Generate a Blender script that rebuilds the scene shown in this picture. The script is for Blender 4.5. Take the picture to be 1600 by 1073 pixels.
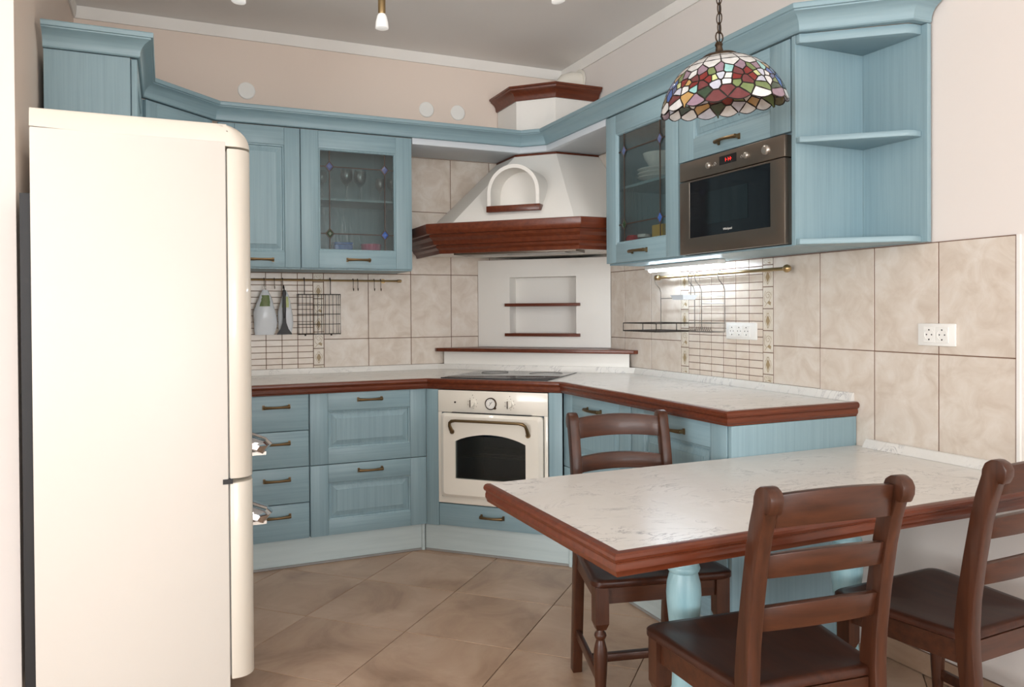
import bpy, math, random
from mathutils import Vector, Matrix
from mathutils.geometry import tessellate_polygon
R = math.radians
S2 = math.sqrt(2.0)
scene = bpy.context.scene
for o in list(bpy.data.objects):
    bpy.data.objects.remove(o)
col = scene.collection

# ------------------------------------------------------------------ camera
cam_d = bpy.data.cameras.new('camera')
cam = bpy.data.objects.new('camera', cam_d)
col.objects.link(cam)
scene.camera = cam
F_PX, CY_PX = 1211.1, 498.05
yaw, pitch, roll = R(24.011), R(-.5638), R(-.3524)
fw = Vector((math.sin(yaw)*math.cos(pitch), math.cos(yaw)*math.cos(pitch), math.sin(pitch)))
rt = Vector((math.cos(yaw), -math.sin(yaw), 0))
up = rt.cross(fw)
rt2 = rt*math.cos(roll) + up*math.sin(roll)
up2 = up*math.cos(roll) - rt*math.sin(roll)
m = Matrix((rt2, up2, -fw)).transposed().to_4x4()
m.translation = Vector((-2.36, -4.47, 1.25))
cam.matrix_world = m
cam_d.sensor_width = 36.0
cam_d.sensor_fit = 'HORIZONTAL'
cam_d.lens = F_PX/1600*36
cam_d.shift_y = -(536.5-CY_PX)/1600
cam_d.clip_start = .02

# ------------------------------------------------------------------ world, daylight, exposure
w = bpy.data.worlds.new('world'); scene.world = w
w.use_nodes = True
w.node_tree.nodes['Background'].inputs[0].default_value = (.75, .86, 1, 1)
w.node_tree.nodes['Background'].inputs[1].default_value = 1.0
def area(name, loc, rot, sx, sy, power, colr):
    d = bpy.data.lights.new(name, 'AREA'); d.shape = 'RECTANGLE'; d.size = sx; d.size_y = sy
    d.energy = power; d.color = colr
    o = bpy.data.objects.new(name, d); o.location = loc; o.rotation_euler = rot
    col.objects.link(o); return o
# daylight coming in through the windows of the rear wall and of the far left wall (behind the camera)
DAY = (.965, .985, 1)
area('window_daylight', (-4.35, -9.42, 1.45), (R(120), 0, 0), 2.2, 1.9, 52, DAY)
area('window_daylight', (-1.45, -9.42, 1.45), (R(120), 0, 0), 2.2, 1.9, 168, DAY)
area('window_daylight', (-6.42, -5.60, 1.45), (R(120), 0, R(-90)), 3.0, 1.9, 222, DAY)
vs = scene.view_settings
vs.view_transform = 'Standard'; vs.look = 'None'; vs.gamma = 1; vs.use_curve_mapping = False
vs.exposure = 0.12

# ------------------------------------------------------------------ materials
def lin(r, g, b):
    f = lambda c: (c/255/12.92 if c/255 <= .04045 else ((c/255+.055)/1.055)**2.4)
    return (f(r), f(g), f(b), 1)
MATS = {}
def base(name, colr, rough=.5, metal=0, spec=.5, coat=0):
    mt = bpy.data.materials.new(name); mt.use_nodes = True
    b = mt.node_tree.nodes['Principled BSDF']
    b.inputs['Base Color'].default_value = colr
    b.inputs['Roughness'].default_value = rough
    b.inputs['Metallic'].default_value = metal
    b.inputs['Specular IOR Level'].default_value = spec
    b.inputs['Coat Weight'].default_value = coat
    MATS[name] = mt
    return mt, mt.node_tree, b
def nn(nt, kind, **kw):
    n = nt.nodes.new(kind)
    for k, v in kw.items():
        if k in n.inputs: n.inputs[k].default_value = v
        else: setattr(n, k, v)
    return n
def coords(nt, scale=(1,1,1), which='Object', rot=(0,0,0), rnd=True):
    tc = nt.nodes.new('ShaderNodeTexCoord'); mp = nt.nodes.new('ShaderNodeMapping')
    mp.inputs['Scale'].default_value = scale; mp.inputs['Rotation'].default_value = rot
    nt.links.new(tc.outputs[which], mp.inputs['Vector'])
    if rnd:   # each piece takes its own patch of the pattern
        oi = nt.nodes.new('ShaderNodeObjectInfo')
        mu = nt.nodes.new('ShaderNodeVectorMath'); mu.operation = 'SCALE'
        cb = nt.nodes.new('ShaderNodeCombineXYZ')
        for i in range(3): nt.links.new(oi.outputs['Random'], cb.inputs[i])
        nt.links.new(cb.outputs[0], mu.inputs[0]); mu.inputs['Scale'].default_value = 37.0
        nt.links.new(mu.outputs[0], mp.inputs['Location'])
    return mp.outputs[0]
def ramp(nt, fac, stops):
    r = nt.nodes.new('ShaderNodeValToRGB')
    els = r.color_ramp.elements
    while len(els) < len(stops): els.new(.5)
    for e, (p, c) in zip(els, stops): e.position = p; e.color = c
    nt.links.new(fac, r.inputs[0]); return r.outputs[0]
def bump(nt, b, h, strength=.2, dist=.002):
    bp = nt.nodes.new('ShaderNodeBump'); bp.inputs['Strength'].default_value = strength
    bp.inputs['Distance'].default_value = dist
    nt.links.new(h, bp.inputs['Height']); nt.links.new(bp.outputs[0], b.inputs['Normal'])
def grain(name, c1, c2, c3, scale, rough=.4, bs=.1, spec=.5, coat=0, detail=6):
    mt, nt, b = base(name, c2, rough, spec=spec, coat=coat)
    n = nn(nt, 'ShaderNodeTexNoise', Scale=1.0, Detail=detail, Roughness=.62)
    nt.links.new(coords(nt, scale), n.inputs['Vector'])
    c = ramp(nt, n.outputs[0], [(.28, c1), (.5, c2), (.74, c3)])
    nt.links.new(c, b.inputs['Base Color'])
    bump(nt, b, n.outputs[0], bs, .001)
    return mt
B1, B2, B3 = lin(127,153,163), lin(137,164,173), lin(145,171,179)
grain('blue_v', B1, B2, B3, (70, 70, 1.6), .42, .06)
grain('blue_h', B1, B2, B3, (1.6, 70, 70), .42, .06)
P1, P2, P3 = lin(184,199,200), lin(192,206,207), lin(199,212,212)
grain('blue_hz', B1, B2, B3, (1.6, 1.6, 60), .42, .05)
grain('plinth_paint', P1, P2, P3, (2, 2, 40), .5, .08)
grain('pale_blue', lin(135,175,185), lin(152,190,198), lin(168,203,208), (30, 30, 3), .35, .1)
grain('mahogany', lin(84,37,19), lin(100,47,26), lin(115,57,33), (4, 60, 60), .3, .05, .4, .1)
grain('mahogany_y', lin(84,37,19), lin(100,47,26), lin(115,57,33), (60, 4, 60), .3, .05, .4, .1)
grain('walnut_z', lin(52,27,15), lin(69,37,22), lin(82,46,28), (50, 50, 4), .34, .06, .4, .08)
grain('walnut_x', lin(52,27,15), lin(69,37,22), lin(82,46,28), (4, 50, 50), .34, .06, .4, .08)
grain('walnut_seat', lin(46,22,13), lin(60,30,18), lin(72,38,23), (40, 5, 40), .36, .05, .3, .05)
base('valance_white', lin(205,212,218), .45)
# marble laminate
mt, nt, b = base('marble', lin(228,226,222), .25)
v = coords(nt, (1,1,1), rnd=False)
n1 = nn(nt, 'ShaderNodeTexNoise', Scale=3.0, Detail=8, Roughness=.7, Distortion=1.2); nt.links.new(v, n1.inputs['Vector'])
n2 = nn(nt, 'ShaderNodeTexNoise', Scale=4.5, Detail=10, Roughness=.66, Distortion=1.6); nt.links.new(coords(nt, (1,2.2,1), rot=(0,0,.6), rnd=False), n2.inputs['Vector'])
c0 = ramp(nt, n1.outputs[0], [(.3, lin(221,218,212)), (.7, lin(233,231,227))])
vein = ramp(nt, n2.outputs[0], [(.476, (0,0,0,1)), (.5, (1,1,1,1)), (.524, (0,0,0,1))])
gate = ramp(nt, n1.outputs[0], [(.47, (0,0,0,1)), (.62, (1,1,1,1))])
mm = nn(nt, 'ShaderNodeMath', operation='MULTIPLY'); nt.links.new(vein, mm.inputs[0]); nt.links.new(gate, mm.inputs[1])
ml = nn(nt, 'ShaderNodeMath', operation='MULTIPLY'); nt.links.new(mm.outputs[0], ml.inputs[0]); ml.inputs[1].default_value = .8
mx = nn(nt, 'ShaderNodeMix', data_type='RGBA'); nt.links.new(ml.outputs[0], mx.inputs[0]); nt.links.new(c0, mx.inputs[6]); mx.inputs[7].default_value = lin(140,138,142)
nt.links.new(mx.outputs[2], b.inputs['Base Color'])
# wall and ceiling paints
def paint(name, colr, rough=.85):
    mt, nt, b = base(name, colr, rough, spec=.3)
    n = nn(nt, 'ShaderNodeTexNoise', Scale=220.0, Detail=3); nt.links.new(coords(nt, rnd=False), n.inputs['Vector'])
    bump(nt, b, n.outputs[0], .06, .001)
paint('wall_paint', lin(233,217,204))
paint('white_paint', lin(230,222,216))
paint('ceiling_paint', lin(240,236,232))
paint('cornice_paint', lin(240,236,230))
paint('plaster', lin(241,238,232), .6)
# ceramic
def ceramic(name, c1, c2, c3, scale, rough, detail=7):
    mt, nt, b = base(name, c2, rough)
    n = nn(nt, 'ShaderNodeTexNoise', Scale=scale, Detail=detail, Roughness=.6, Distortion=.8); nt.links.new(coords(nt), n.inputs['Vector'])
    nt.links.new(ramp(nt, n.outputs[0], [(.3, c1), (.5, c2), (.68, c3)]), b.inputs['Base Color'])
    bump(nt, b, n.outputs[0], .08, .001)
ceramic('wall_tile', lin(205,190,175), lin(217,205,192), lin(226,217,207), 11, .32)
ceramic('mosaic_tile', lin(214,198,182), lin(222,209,195), lin(229,218,206), 9, .3)
ceramic('border_tile', lin(212,200,182), lin(222,212,197), lin(228,220,207), 14, .32)
ceramic('floor_tile', lin(148,118,96), lin(176,146,122), lin(192,164,141), 3.2, .3, 9)
base('floor_grout', lin(196,174,152), .8)
base('grout', lin(122,94,78), .85)
base('leaf_print', lin(168,146,112), .5)
# metals, plastics, glass
base('antique_brass', lin(120,100,72), .38, .9)
base('bronze_dark', lin(70,56,42), .45, .8)
base('brass', lin(176,150,108), .3, .9)
base('steel', lin(124,114,104), .34, .85)
base('chrome', lin(225,225,228), .08, 1)
base('satin_steel', lin(186,180,172), .3, .9)
base('nickel_wire', lin(140,134,128), .3, .9)
base('dark_wire', lin(52,46,42), .45, .5)
base('black_glass', (.006,.007,.009,1), .06)
base('hob_glass', (.02,.021,.023,1), .1)
base('black_plastic', lin(30,30,32), .5)
base('white_plastic', lin(240,238,233), .35)
base('grey_plastic', lin(150,148,145), .5)
base('cream_enamel', lin(238,232,220), .25, coat=.3)
base('fridge_cream', lin(224,217,204), .3, coat=.3)
base('fridge_side', lin(220,215,207), .42)
base('lead', lin(46,40,36), .45, .6)
base('lead_came', lin(66,54,46), .5, .1)
base('red_display', lin(20,16,16), .3)
mt, nt, b = base('display_digits', lin(255,40,40), .4); b.inputs['Emission Color'].default_value = (1,.04,.03,1); b.inputs['Emission Strength'].default_value = 1.5
mt, nt, b = base('led_tube', (1,1,1,1), .4); b.inputs['Emission Color'].default_value = (.74,.87,1,1); b.inputs['Emission Strength'].default_value = 45
mt, nt, b = base('milk_glass', lin(240,240,238), .2, coat=.4); b.inputs['Emission Color'].default_value = (1,.96,.9,1); b.inputs['Emission Strength'].default_value = .35  # slight glow added to the spotlight cups, which are unlit
def seethrough(name, tint, gloss=.12, rough=.12, bumpscale=None, diff=0.0, diffcol=(1,1,1,1)):
    mt = bpy.data.materials.new(name); mt.use_nodes = True; nt = mt.node_tree; nt.nodes.clear(); MATS[name] = mt
    out = nt.nodes.new('ShaderNodeOutputMaterial'); tr = nn(nt, 'ShaderNodeBsdfTransparent'); tr.inputs[0].default_value = tint
    gl = nn(nt, 'ShaderNodeBsdfGlossy'); gl.inputs['Roughness'].default_value = rough; gl.inputs[0].default_value = (.9,.93,.95,1)
    df = nn(nt, 'ShaderNodeBsdfDiffuse'); df.inputs[0].default_value = diffcol
    m1 = nn(nt, 'ShaderNodeMixShader'); m1.inputs[0].default_value = diff
    nt.links.new(tr.outputs[0], m1.inputs[1]); nt.links.new(df.outputs[0], m1.inputs[2])
    m2 = nn(nt, 'ShaderNodeMixShader'); fr0 = nn(nt, 'ShaderNodeLayerWeight'); fr0.inputs[0].default_value = .18
    fr = nn(nt, 'ShaderNodeMath', operation='MULTIPLY'); fr.inputs[1].default_value = .45; nt.links.new(fr0.outputs['Facing'], fr.inputs[0])
    ad = nn(nt, 'ShaderNodeMath', operation='ADD'); ad.inputs[1].default_value = gloss; nt.links.new(fr.outputs[0], ad.inputs[0])
    nt.links.new(ad.outputs[0], m2.inputs[0]); nt.links.new(m1.outputs[0], m2.inputs[1]); nt.links.new(gl.outputs[0], m2.inputs[2])
    nt.links.new(m2.outputs[0], out.inputs[0])
    if bumpscale:
        n = nn(nt, 'ShaderNodeTexNoise', Scale=bumpscale, Detail=2); nt.links.new(coords(nt, (1,1,.5)), n.inputs['Vector'])
        bp = nn(nt, 'ShaderNodeBump'); bp.inputs['Strength'].default_value = .35; bp.inputs['Distance'].default_value = .003
        nt.links.new(n.outputs[0], bp.inputs['Height']); nt.links.new(bp.outputs[0], gl.inputs['Normal'])
seethrough('textured_glass', (.76,.80,.79,1), .02, .2, 90, .05, lin(140,150,150))
seethrough('clear_glass', (.93,.95,.95,1), .06, .03)
seethrough('oven_glass', (.55,.60,.63,1), .06, .06)
seethrough('micro_glass', (.035,.04,.045,1), .03, .05)
seethrough('clear_bag', (.85,.88,.9,1), .04, .25, 40, .82, lin(238,242,246))
base('oven_inside', lin(96,106,114), .4)
def glassy(name, colr, rough=.14):
    mt, nt, b = base(name, colr, rough, coat=.3)
    n = nn(nt, 'ShaderNodeTexNoise', Scale=60, Detail=4); nt.links.new(coords(nt), n.inputs['Vector'])
    h = nn(nt, 'ShaderNodeMix', data_type='RGBA'); h.inputs[6].default_value = tuple(c*.7 for c in colr[:3])+(1,); h.inputs[7].default_value = tuple(min(1, c*1.25) for c in colr[:3])+(1,)
    nt.links.new(n.outputs[0], h.inputs[0]); nt.links.new(h.outputs[2], b.inputs['Base Color'])
    b.inputs['Transmission Weight'].default_value = .12
    bump(nt, b, n.outputs[0], .25, .001)
for nme, c in dict(g_white=(238,238,232), g_pearl=(205,208,222), g_red=(128,38,34), g_wine=(112,56,58), g_blue=(58,98,176), g_slate=(92,104,146), g_green=(120,138,88),
                   g_mint=(160,212,178), g_aqua=(158,212,208), g_amber=(196,158,98), g_dkgreen=(48,72,52), g_mauve=(158,132,148), g_lime=(214,222,160), g_olive=(110,98,52)).items():
    glassy(nme, lin(*c))

# ------------------------------------------------------------------ mesh helpers
class MB:
    def __init__(s): s.v = []; s.f = []; s.m = []
    def add(s, vs, fs, mi=0):
        k = len(s.v); s.v += [tuple(p) for p in vs]
        for f in fs: s.f.append(tuple(i+k for i in f)); s.m.append(mi)
        return s
    def box(s, x0, x1, y0, y1, z0, z1, mi=0):
        return s.add([(x0,y0,z0),(x1,y0,z0),(x1,y1,z0),(x0,y1,z0),(x0,y0,z1),(x1,y0,z1),(x1,y1,z1),(x0,y1,z1)],
                     [(0,3,2,1),(4,5,6,7),(0,1,5,4),(1,2,6,5),(2,3,7,6),(3,0,4,7)], mi)
    def prism(s, poly, z0, z1, mi=0):       # polygon in plan, pulled up
        n = len(poly); a = sum(poly[i][0]*poly[(i+1) % n][1]-poly[(i+1) % n][0]*poly[i][1] for i in range(n))
        if a < 0: poly = poly[::-1]
        vs = [(x,y,z0) for x,y in poly]+[(x,y,z1) for x,y in poly]
        return s.add(vs, [tuple(range(n-1,-1,-1)), tuple(range(n,2*n))]+[(i,(i+1)%n,n+(i+1)%n,n+i) for i in range(n)], mi)
    def slab(s, poly, a0, a1, axis, mi=0):  # polygon in (y,z) pulled along x, or in (x,z) pulled along y
        n = len(poly)
        mk = (lambda p, a: (a, p[0], p[1])) if axis == 'x' else (lambda p, a: (p[0], a, p[1]))
        vs = [mk(p, a0) for p in poly]+[mk(p, a1) for p in poly]
        return s.add(vs, [tuple(range(n-1,-1,-1)), tuple(range(n,2*n))]+[(i,(i+1)%n,n+(i+1)%n,n+i) for i in range(n)], mi)
    def loft(s, rings, cap=True, closed=True, mi=0):
        n = len(rings[0]); vs = [p for r in rings for p in r]; fs = []
        for k in range(len(rings)-1):
            for i in range(n if closed else n-1):
                j = (i+1) % n; fs.append((k*n+i, k*n+j, (k+1)*n+j, (k+1)*n+i))
        if cap: fs += [tuple(range(n-1,-1,-1)), tuple((len(rings)-1)*n+i for i in range(n))]
        return s.add(vs, fs, mi)
    def lathe(s, prof, c=(0,0,0), n=20, mi=0, axis='z'):
        rings = []
        for r, h in prof:
            rg = []
            for i in range(n):
                a = 2*math.pi*i/n; x, y = r*math.cos(a), r*math.sin(a)
                p = (x,y,h) if axis == 'z' else ((x,h,y) if axis == 'y' else (h,x,y))
                rg.append((p[0]+c[0], p[1]+c[1], p[2]+c[2]))
            rings.append(rg)
        return s.loft(rings, True, True, mi)
    def tube(s, pts, r, n=8, mi=0, ry=None, close=False):
        pts = [Vector(p) for p in pts]; rings = []; N = len(pts)
        ref = None
        for i, p in enumerate(pts):
            if close: d = pts[(i+1) % N]-pts[i-1]
            else: d = pts[min(i+1,N-1)]-pts[max(i-1,0)]
            d.normalize()
            if ref is None: ref = Vector((0,0,1)) if abs(d.z) < .9 else Vector((0,1,0))
            a = d.cross(ref); 
            if a.length < 1e-4: a = d.cross(Vector((1,0,0)))
            a.normalize(); b2 = a.cross(d); ref = b2
            rr = r[i] if isinstance(r, (list,tuple)) else r; r2 = ry if ry else rr
            rings.append([p+a*(rr*math.cos(2*math.pi*k/n))+b2*(r2*math.sin(2*math.pi*k/n)) for k in range(n)])
        if close: return s.loft(rings+[rings[0]], False, True, mi)
        return s.loft(rings, True, True, mi)
    def rings(s, x0, x1, z0, z1, prof, y=0, mi=0, cap=True):   # nested rectangles (inset, depth) seen from -y
        rg = [[(x0+i,y+d,z0+i),(x1-i,y+d,z0+i),(x1-i,y+d,z1-i),(x0+i,y+d,z1-i)] for i, d in prof]
        vs = [p for r in rg for p in r]; fs = []
        for k in range(len(rg)-1):
            for i in range(4): j = (i+1) % 4; fs.append((k*4+i, k*4+j, k*4+4+j, k*4+4+i))
        if cap: e = (len(rg)-1)*4; fs.append((e,e+1,e+2,e+3))
        return s.add(vs, fs, mi)
    def sweep(s, path, prof, mi=0, close=False):  # profile (out, z) along a plan path; out = right of travel
        n = len(path); rings = []
        for i, p in enumerate(path):
            ds = []
            if i > 0: ds.append((p[0]-path[i-1][0], p[1]-path[i-1][1]))
            if i < n-1: ds.append((path[i+1][0]-p[0], path[i+1][1]-p[1]))
            ns = []
            for d in ds:
                l = math.hypot(*d); ns.append((d[1]/l, -d[0]/l))
            if len(ns) == 2:
                k = 1+ns[0][0]*ns[1][0]+ns[0][1]*ns[1][1]
                mv = ((ns[0][0]+ns[1][0])/k, (ns[0][1]+ns[1][1])/k)
            else: mv = ns[0]
            rings.append([(p[0]+o*mv[0], p[1]+o*mv[1], z) for o, z in prof])
        return s.loft(rings, True, True, mi)
    def build(s, name, mats, parent=None, bevel=0, seg=2, angle=35, smooth=True, loc=None, rz=None):
        me = bpy.data.meshes.new(name); me.from_pydata(s.v, [], s.f); me.update()
        for mn in (mats if isinstance(mats, (list,tuple)) else [mats]): me.materials.append(MATS[mn])
        for p, mi in zip(me.polygons, s.m): p.material_index = mi
        import bmesh
        bm = bmesh.new(); bm.from_mesh(me); bmesh.ops.recalc_face_normals(bm, faces=bm.faces)
        if bevel:
            es = [e for e in bm.edges if len(e.link_faces) == 2 and e.calc_face_angle(0) > R(30)]
            bmesh.ops.bevel(bm, geom=es, offset=bevel, segments=seg, profile=.5, affect='EDGES', clamp_overlap=True)
        bm.to_mesh(me); bm.free()
        if smooth:
            for p in me.polygons: p.use_smooth = True
            me.set_sharp_from_angle(angle=R(angle))
        o = bpy.data.objects.new(name, me); col.objects.link(o)
        if parent: o.parent = parent
        if loc: o.location = loc
        if rz is not None: o.rotation_euler.z = rz
        return o
def inst(name, src, parent=None, loc=(0,0,0), rz=0, scale=None):
    o = bpy.data.objects.new(name, src.data); col.objects.link(o)
    if parent: o.parent = parent
    o.location = loc; o.rotation_euler.z = rz
    if scale: o.scale = scale
    return o
def tag(o, label, cat, group=None):
    o['label'] = label; o['category'] = cat
    if group: o['group'] = group
    return o
def struct(o, label=None, stuff=False):
    o['kind'] = 'structure'
    if label: o['label'] = label
    return o
def empty(name, loc=(0,0,0), rz=0):
    o = bpy.data.objects.new(name, None); o.empty_display_size = .1; col.objects.link(o)
    o.location = loc; o.rotation_euler = (0,0,rz); return o
def copy_tree(o, parent=None):
    c = o.copy(); col.objects.link(c); c.parent = parent
    for ch in [x for x in bpy.data.objects if x.parent == o]: copy_tree(ch, c)
    return c
def arc(cx, cy, r, a0, a1, n):
    return [(cx+r*math.cos(R(a0+(a1-a0)*i/n)), cy+r*math.sin(R(a0+(a1-a0)*i/n))) for i in range(n+1)]
# ------------------------------------------------------------------ the room shell
XL, YB, XF, CEIL = -2.775, -9.5, -6.5, 2.80      # left wall, rear wall, far left wall, ceiling
YR = -1.70                                        # where the left wall ends and turns away
floor = struct(MB().prism([(.1,.1),(.1,YB-.1),(XF-.1,YB-.1),(XF-.1,YR+.1),(XL-.1,YR+.1),(XL-.1,.1)], -.12, -.008).build('floor', 'floor_grout'), 'beige ceramic floor laid diagonally')
# diagonal floor tiles, clipped to the room outline
def clip(poly, nx, ny, d):   # keep nx*x+ny*y <= d
    out = []
    for i in range(len(poly)):
        a, b = poly[i], poly[(i+1) % len(poly)]
        da, db = nx*a[0]+ny*a[1]-d, nx*b[0]+ny*b[1]-d
        if da <= 0: out.append(a)
        if (da < 0 < db) or (db < 0 < da):
            t = da/(da-db); out.append((a[0]+t*(b[0]-a[0]), a[1]+t*(b[1]-a[1])))
    return out
T, GAP = .46, .0015
full = None
for i in range(-20, 20):
    for j in range(-20, 20):
        u0, v0 = -2.165+i*T, .012+j*T
        cs = [(u0+GAP, v0+GAP), (u0+T-GAP, v0+GAP), (u0+T-GAP, v0+T-GAP), (u0+GAP, v0+T-GAP)]
        q0 = [((u+v)/S2, (u-v)/S2) for u, v in cs]
        q = q0
        for c in ((1,0,-.001), (0,1,-.001), (-1,0,2.772), (0,-1,4.6)): q = clip(q, *c) if q else q
        if len(q) < 3: continue
        cx, cy = sum(p[0] for p in q0)/4, sum(p[1] for p in q0)/4
        if q == q0 and full:
            inst('floor_tile', full, floor, (cx, cy, 0)); continue
        o = MB().prism([(x-cx, y-cy) for x, y in q], -.010, 0).build('floor_tile', 'floor_tile', floor, bevel=.0012, seg=1, loc=(cx, cy, 0))
        if q == q0: full = o
rest = MB().prism([(0,-4.602),(0,YB),(XF,YB),(XF,YR),(XL,YR),(XL,-4.602)], -.010, 0).build('floor_border', 'floor_tile', floor)
struct(MB().prism([(.1,.1),(.1,YB-.1),(XF-.1,YB-.1),(XF-.1,YR+.1),(XL-.1,YR+.1),(XL-.1,.1)], CEIL, CEIL+.1).build('ceiling', 'ceiling_paint'))
wall_back = struct(MB().box(XL-.1, .1, 0, .1, -.1, CEIL).build('wall_back', 'wall_paint'), 'cream painted wall behind the left run of cabinets')
wall_right = struct(MB().box(0, .1, YB-.1, 0, -.1, CEIL).build('wall_right', 'white_paint'), 'pale wall beside the table')
struct(MB().box(XL-.1, XL, YR, 0, -.1, CEIL).build('wall_left', 'wall_paint'))
struct(MB().box(XF, XL-.1, YR, YR+.1, -.1, CEIL).build('wall_front', 'white_paint'), 'white wall end beside the fridge')
struct(MB().box(XL-.1, XL-.0005, YR-.002, YR-.0, -.1, CEIL).build('trim_5', 'white_paint'))
wl = (-7.15, -4.05)
struct(MB().box(XF-.1, XF, YB-.1, wl[0], -.1, CEIL).box(XF-.1, XF, wl[1], YR+.1, -.1, CEIL).box(XF-.1, XF, wl[0], wl[1], -.1, .45).box(XF-.1, XF, wl[0], wl[1], 2.45, CEIL).build('wall_far', 'white_paint'))
fr_ = MB()
for a, b_ in ((wl[0], wl[0]+.06), (wl[1]-.06, wl[1]), (-5.64, -5.56)): fr_.box(XF-.08, XF-.02, a, b_, .45, 2.45)
fr_.box(XF-.08, XF-.02, wl[0], wl[1], .45, .51).box(XF-.08, XF-.02, wl[0], wl[1], 2.39, 2.45)
wn = struct(fr_.build('window_3', 'white_plastic'))
for p, q in ((wl[0]+.06, -5.64), (-5.56, wl[1]-.06)): MB().box(XF-.055, XF-.045, p, q, .51, 2.39).build('pane', 'clear_glass', wn)
# rear wall with two tall windows, behind the camera
rw = MB()
wx = [(-5.5, -3.2), (-2.6, -.3)]
rw.box(XF, wx[0][0], YB-.1, YB, -.1, CEIL).box(wx[0][1], wx[1][0], YB-.1, YB, -.1, CEIL).box(wx[1][1], 0, YB-.1, YB, -.1, CEIL)
for a, b_ in wx: rw.box(a, b_, YB-.1, YB, -.1, .45).box(a, b_, YB-.1, YB, 2.45, CEIL)
struct(rw.build('wall_rear', 'white_paint'))
for k, (a, b_) in enumerate(wx):
    fr = MB()
    fr.box(a, a+.06, YB-.08, YB-.02, .45, 2.45).box(b_-.06, b_, YB-.08, YB-.02, .45, 2.45).box(a, b_, YB-.08, YB-.02, .45, .51).box(a, b_, YB-.08, YB-.02, 2.39, 2.45)
    c = (a+b_)/2; fr.box(c-.04, c+.04, YB-.08, YB-.02, .45, 2.45)
    wn = struct(fr.build('window_%d' % (k+1), 'white_plastic'))
    for (p, q) in ((a+.06, c-.04), (c+.04, b_-.06)):
        MB().box(p, q, YB-.055, YB-.045, .51, 2.39).build('pane', 'clear_glass', wn)
# ceiling cornice bands
cp = [(0,CEIL-.001),(.016,CEIL-.001),(.016,CEIL-.012),(.012,CEIL-.05),(.008,CEIL-.062),(0,CEIL-.062)]
struct(MB().sweep([(XL+.001,-.001),(-.001,-.001)], cp).build('trim_1', 'cornice_paint'))
struct(MB().sweep([(-.001,-.018),(-.001,YB+.001)], cp).build('trim_2', 'cornice_paint'))
struct(MB().sweep([(XL+.001,YR+.02),(XL+.001,-.018)], cp).build('trim_3', 'cornice_paint'))

# ------------------------------------------------------------------ wall tiles (each a piece of its wall)
TH = .008
cache = {}
def tile(wall, a0, a1, z0, z1, mat, name='tile', g=.0019):
    """a = x on the back wall, a = y on the right wall"""
    a0, a1, z0, z1 = a0+g, a1-g, z0+g, z1-g
    wd, h = round(a1-a0, 4), round(z1-z0, 4)
    if wd < .004 or h < .004: return None
    key = (wall.name, wd, h, mat)
    ca, cz = (a0+a1)/2, (z0+z1)/2
    loc = (ca, 0, cz) if wall is wall_back else (0, ca, cz)
    if key in cache: return inst(name, cache[key], wall, loc)
    mb = MB()
    if wall is wall_back: mb.box(-wd/2, wd/2, -TH, 0, -h/2, h/2)
    else: mb.box(-TH, 0, -wd/2, wd/2, -h/2, h/2)
    o = mb.build(name, mat, wall, bevel=.001, seg=1, loc=loc); cache[key] = o
    return o
def grout_bed(wall, a0, a1, z0, z1):
    mb = MB()
    if wall is wall_back: mb.box(a0, a1, -.0068, 0, z0, z1)
    else: mb.box(-.0068, 0, a0, a1, z0, z1)
    return mb.build('grout_bed', 'grout', wall)
ROW = [.722, 1.097, 1.472, 1.847, 2.205]
# leaf print on the border tiles
def leaf_mesh(kind):
    mb = MB()
    def strip(pts, w_):
        for (a, b_) in zip(pts[:-1], pts[1:]):
            dx, dz = b_[0]-a[0], b_[1]-a[1]; l = math.hypot(dx, dz) or 1; nx, nz = -dz/l*w_/2, dx/l*w_/2
            mb.box(0,0,0,0,0,0) if False else mb.add([(a[0]-nx,-.0006,a[1]-nz),(b_[0]-nx,-.0006,b_[1]-nz),(b_[0]+nx,-.0006,b_[1]+nz),(a[0]+nx,-.0006,a[1]+nz)], [(0,1,2,3)])
    if kind == 0:
        half = [(0,-.038),(.010,-.022),(.019,-.004),(.015,.012),(.008,.016),(.004,.030),(0,.024)]
        strip(half, .002); strip([(-x, z) for x, z in half], .002)
        strip([(0,-.038),(0,.02)], .0016)
        for s_ in (-1,1):
            strip([(0,-.018),(s_*.012,.0)], .0014); strip([(0,-.004),(s_*.008,.012)], .0014)
            mb.add([(0,-.0005,-.03),(s_*.013,-.0005,-.006),(s_*.006,-.0005,.012),(0,-.0005,.018)], [(0,1,2,3)])
    else:
        sp = [(.020*(1-t/14)*math.cos(t*.72)+.002, .018*(1-t/16)*math.sin(t*.72)+.010) for t in range(13)]
        strip(sp, .002)
        strip([(.018,.006),(.010,-.014),(-.006,-.026),(-.020,-.040)], .002)
        strip([(-.006,-.026),(-.020,-.014),(-.022,.006),(-.014,.030)], .0018)
        mb.add([(-.004,-.0005,-.022),(.016,-.0005,-.034),(.020,-.0005,-.020),(.006,-.0005,-.012)], [(0,1,2,3)])
    return mb
leafs = [leaf_mesh(k).build('leaf_motif', 'leaf_print', smooth=False) for k in (0,1)]
for l in leafs: col.objects.unlink(l)
def border(wall, a0, a1, z0, z1, off=0):
    z = z1-off; k = 0
    zs = [z1]
    if off: zs.append(z)
    while z > z0+.002: z = max(z-.094, z0); zs.append(z)
    for zt, zb in zip(zs[:-1], zs[1:]):
        t = tile(wall, a0, a1, zb, zt, 'border_tile', 'border_tile'); k += 1
        if t is None: continue
        sc = min(1, (zt-zb)/.094)
        if wall is wall_back: inst('leaf_motif', leafs[k % 2], t, (0, -TH, 0), 0, (1,1,sc*.98))
        else: inst('leaf_motif', leafs[k % 2], t, (-TH, 0, 0), R(-90), (1,1,sc*.98))
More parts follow.
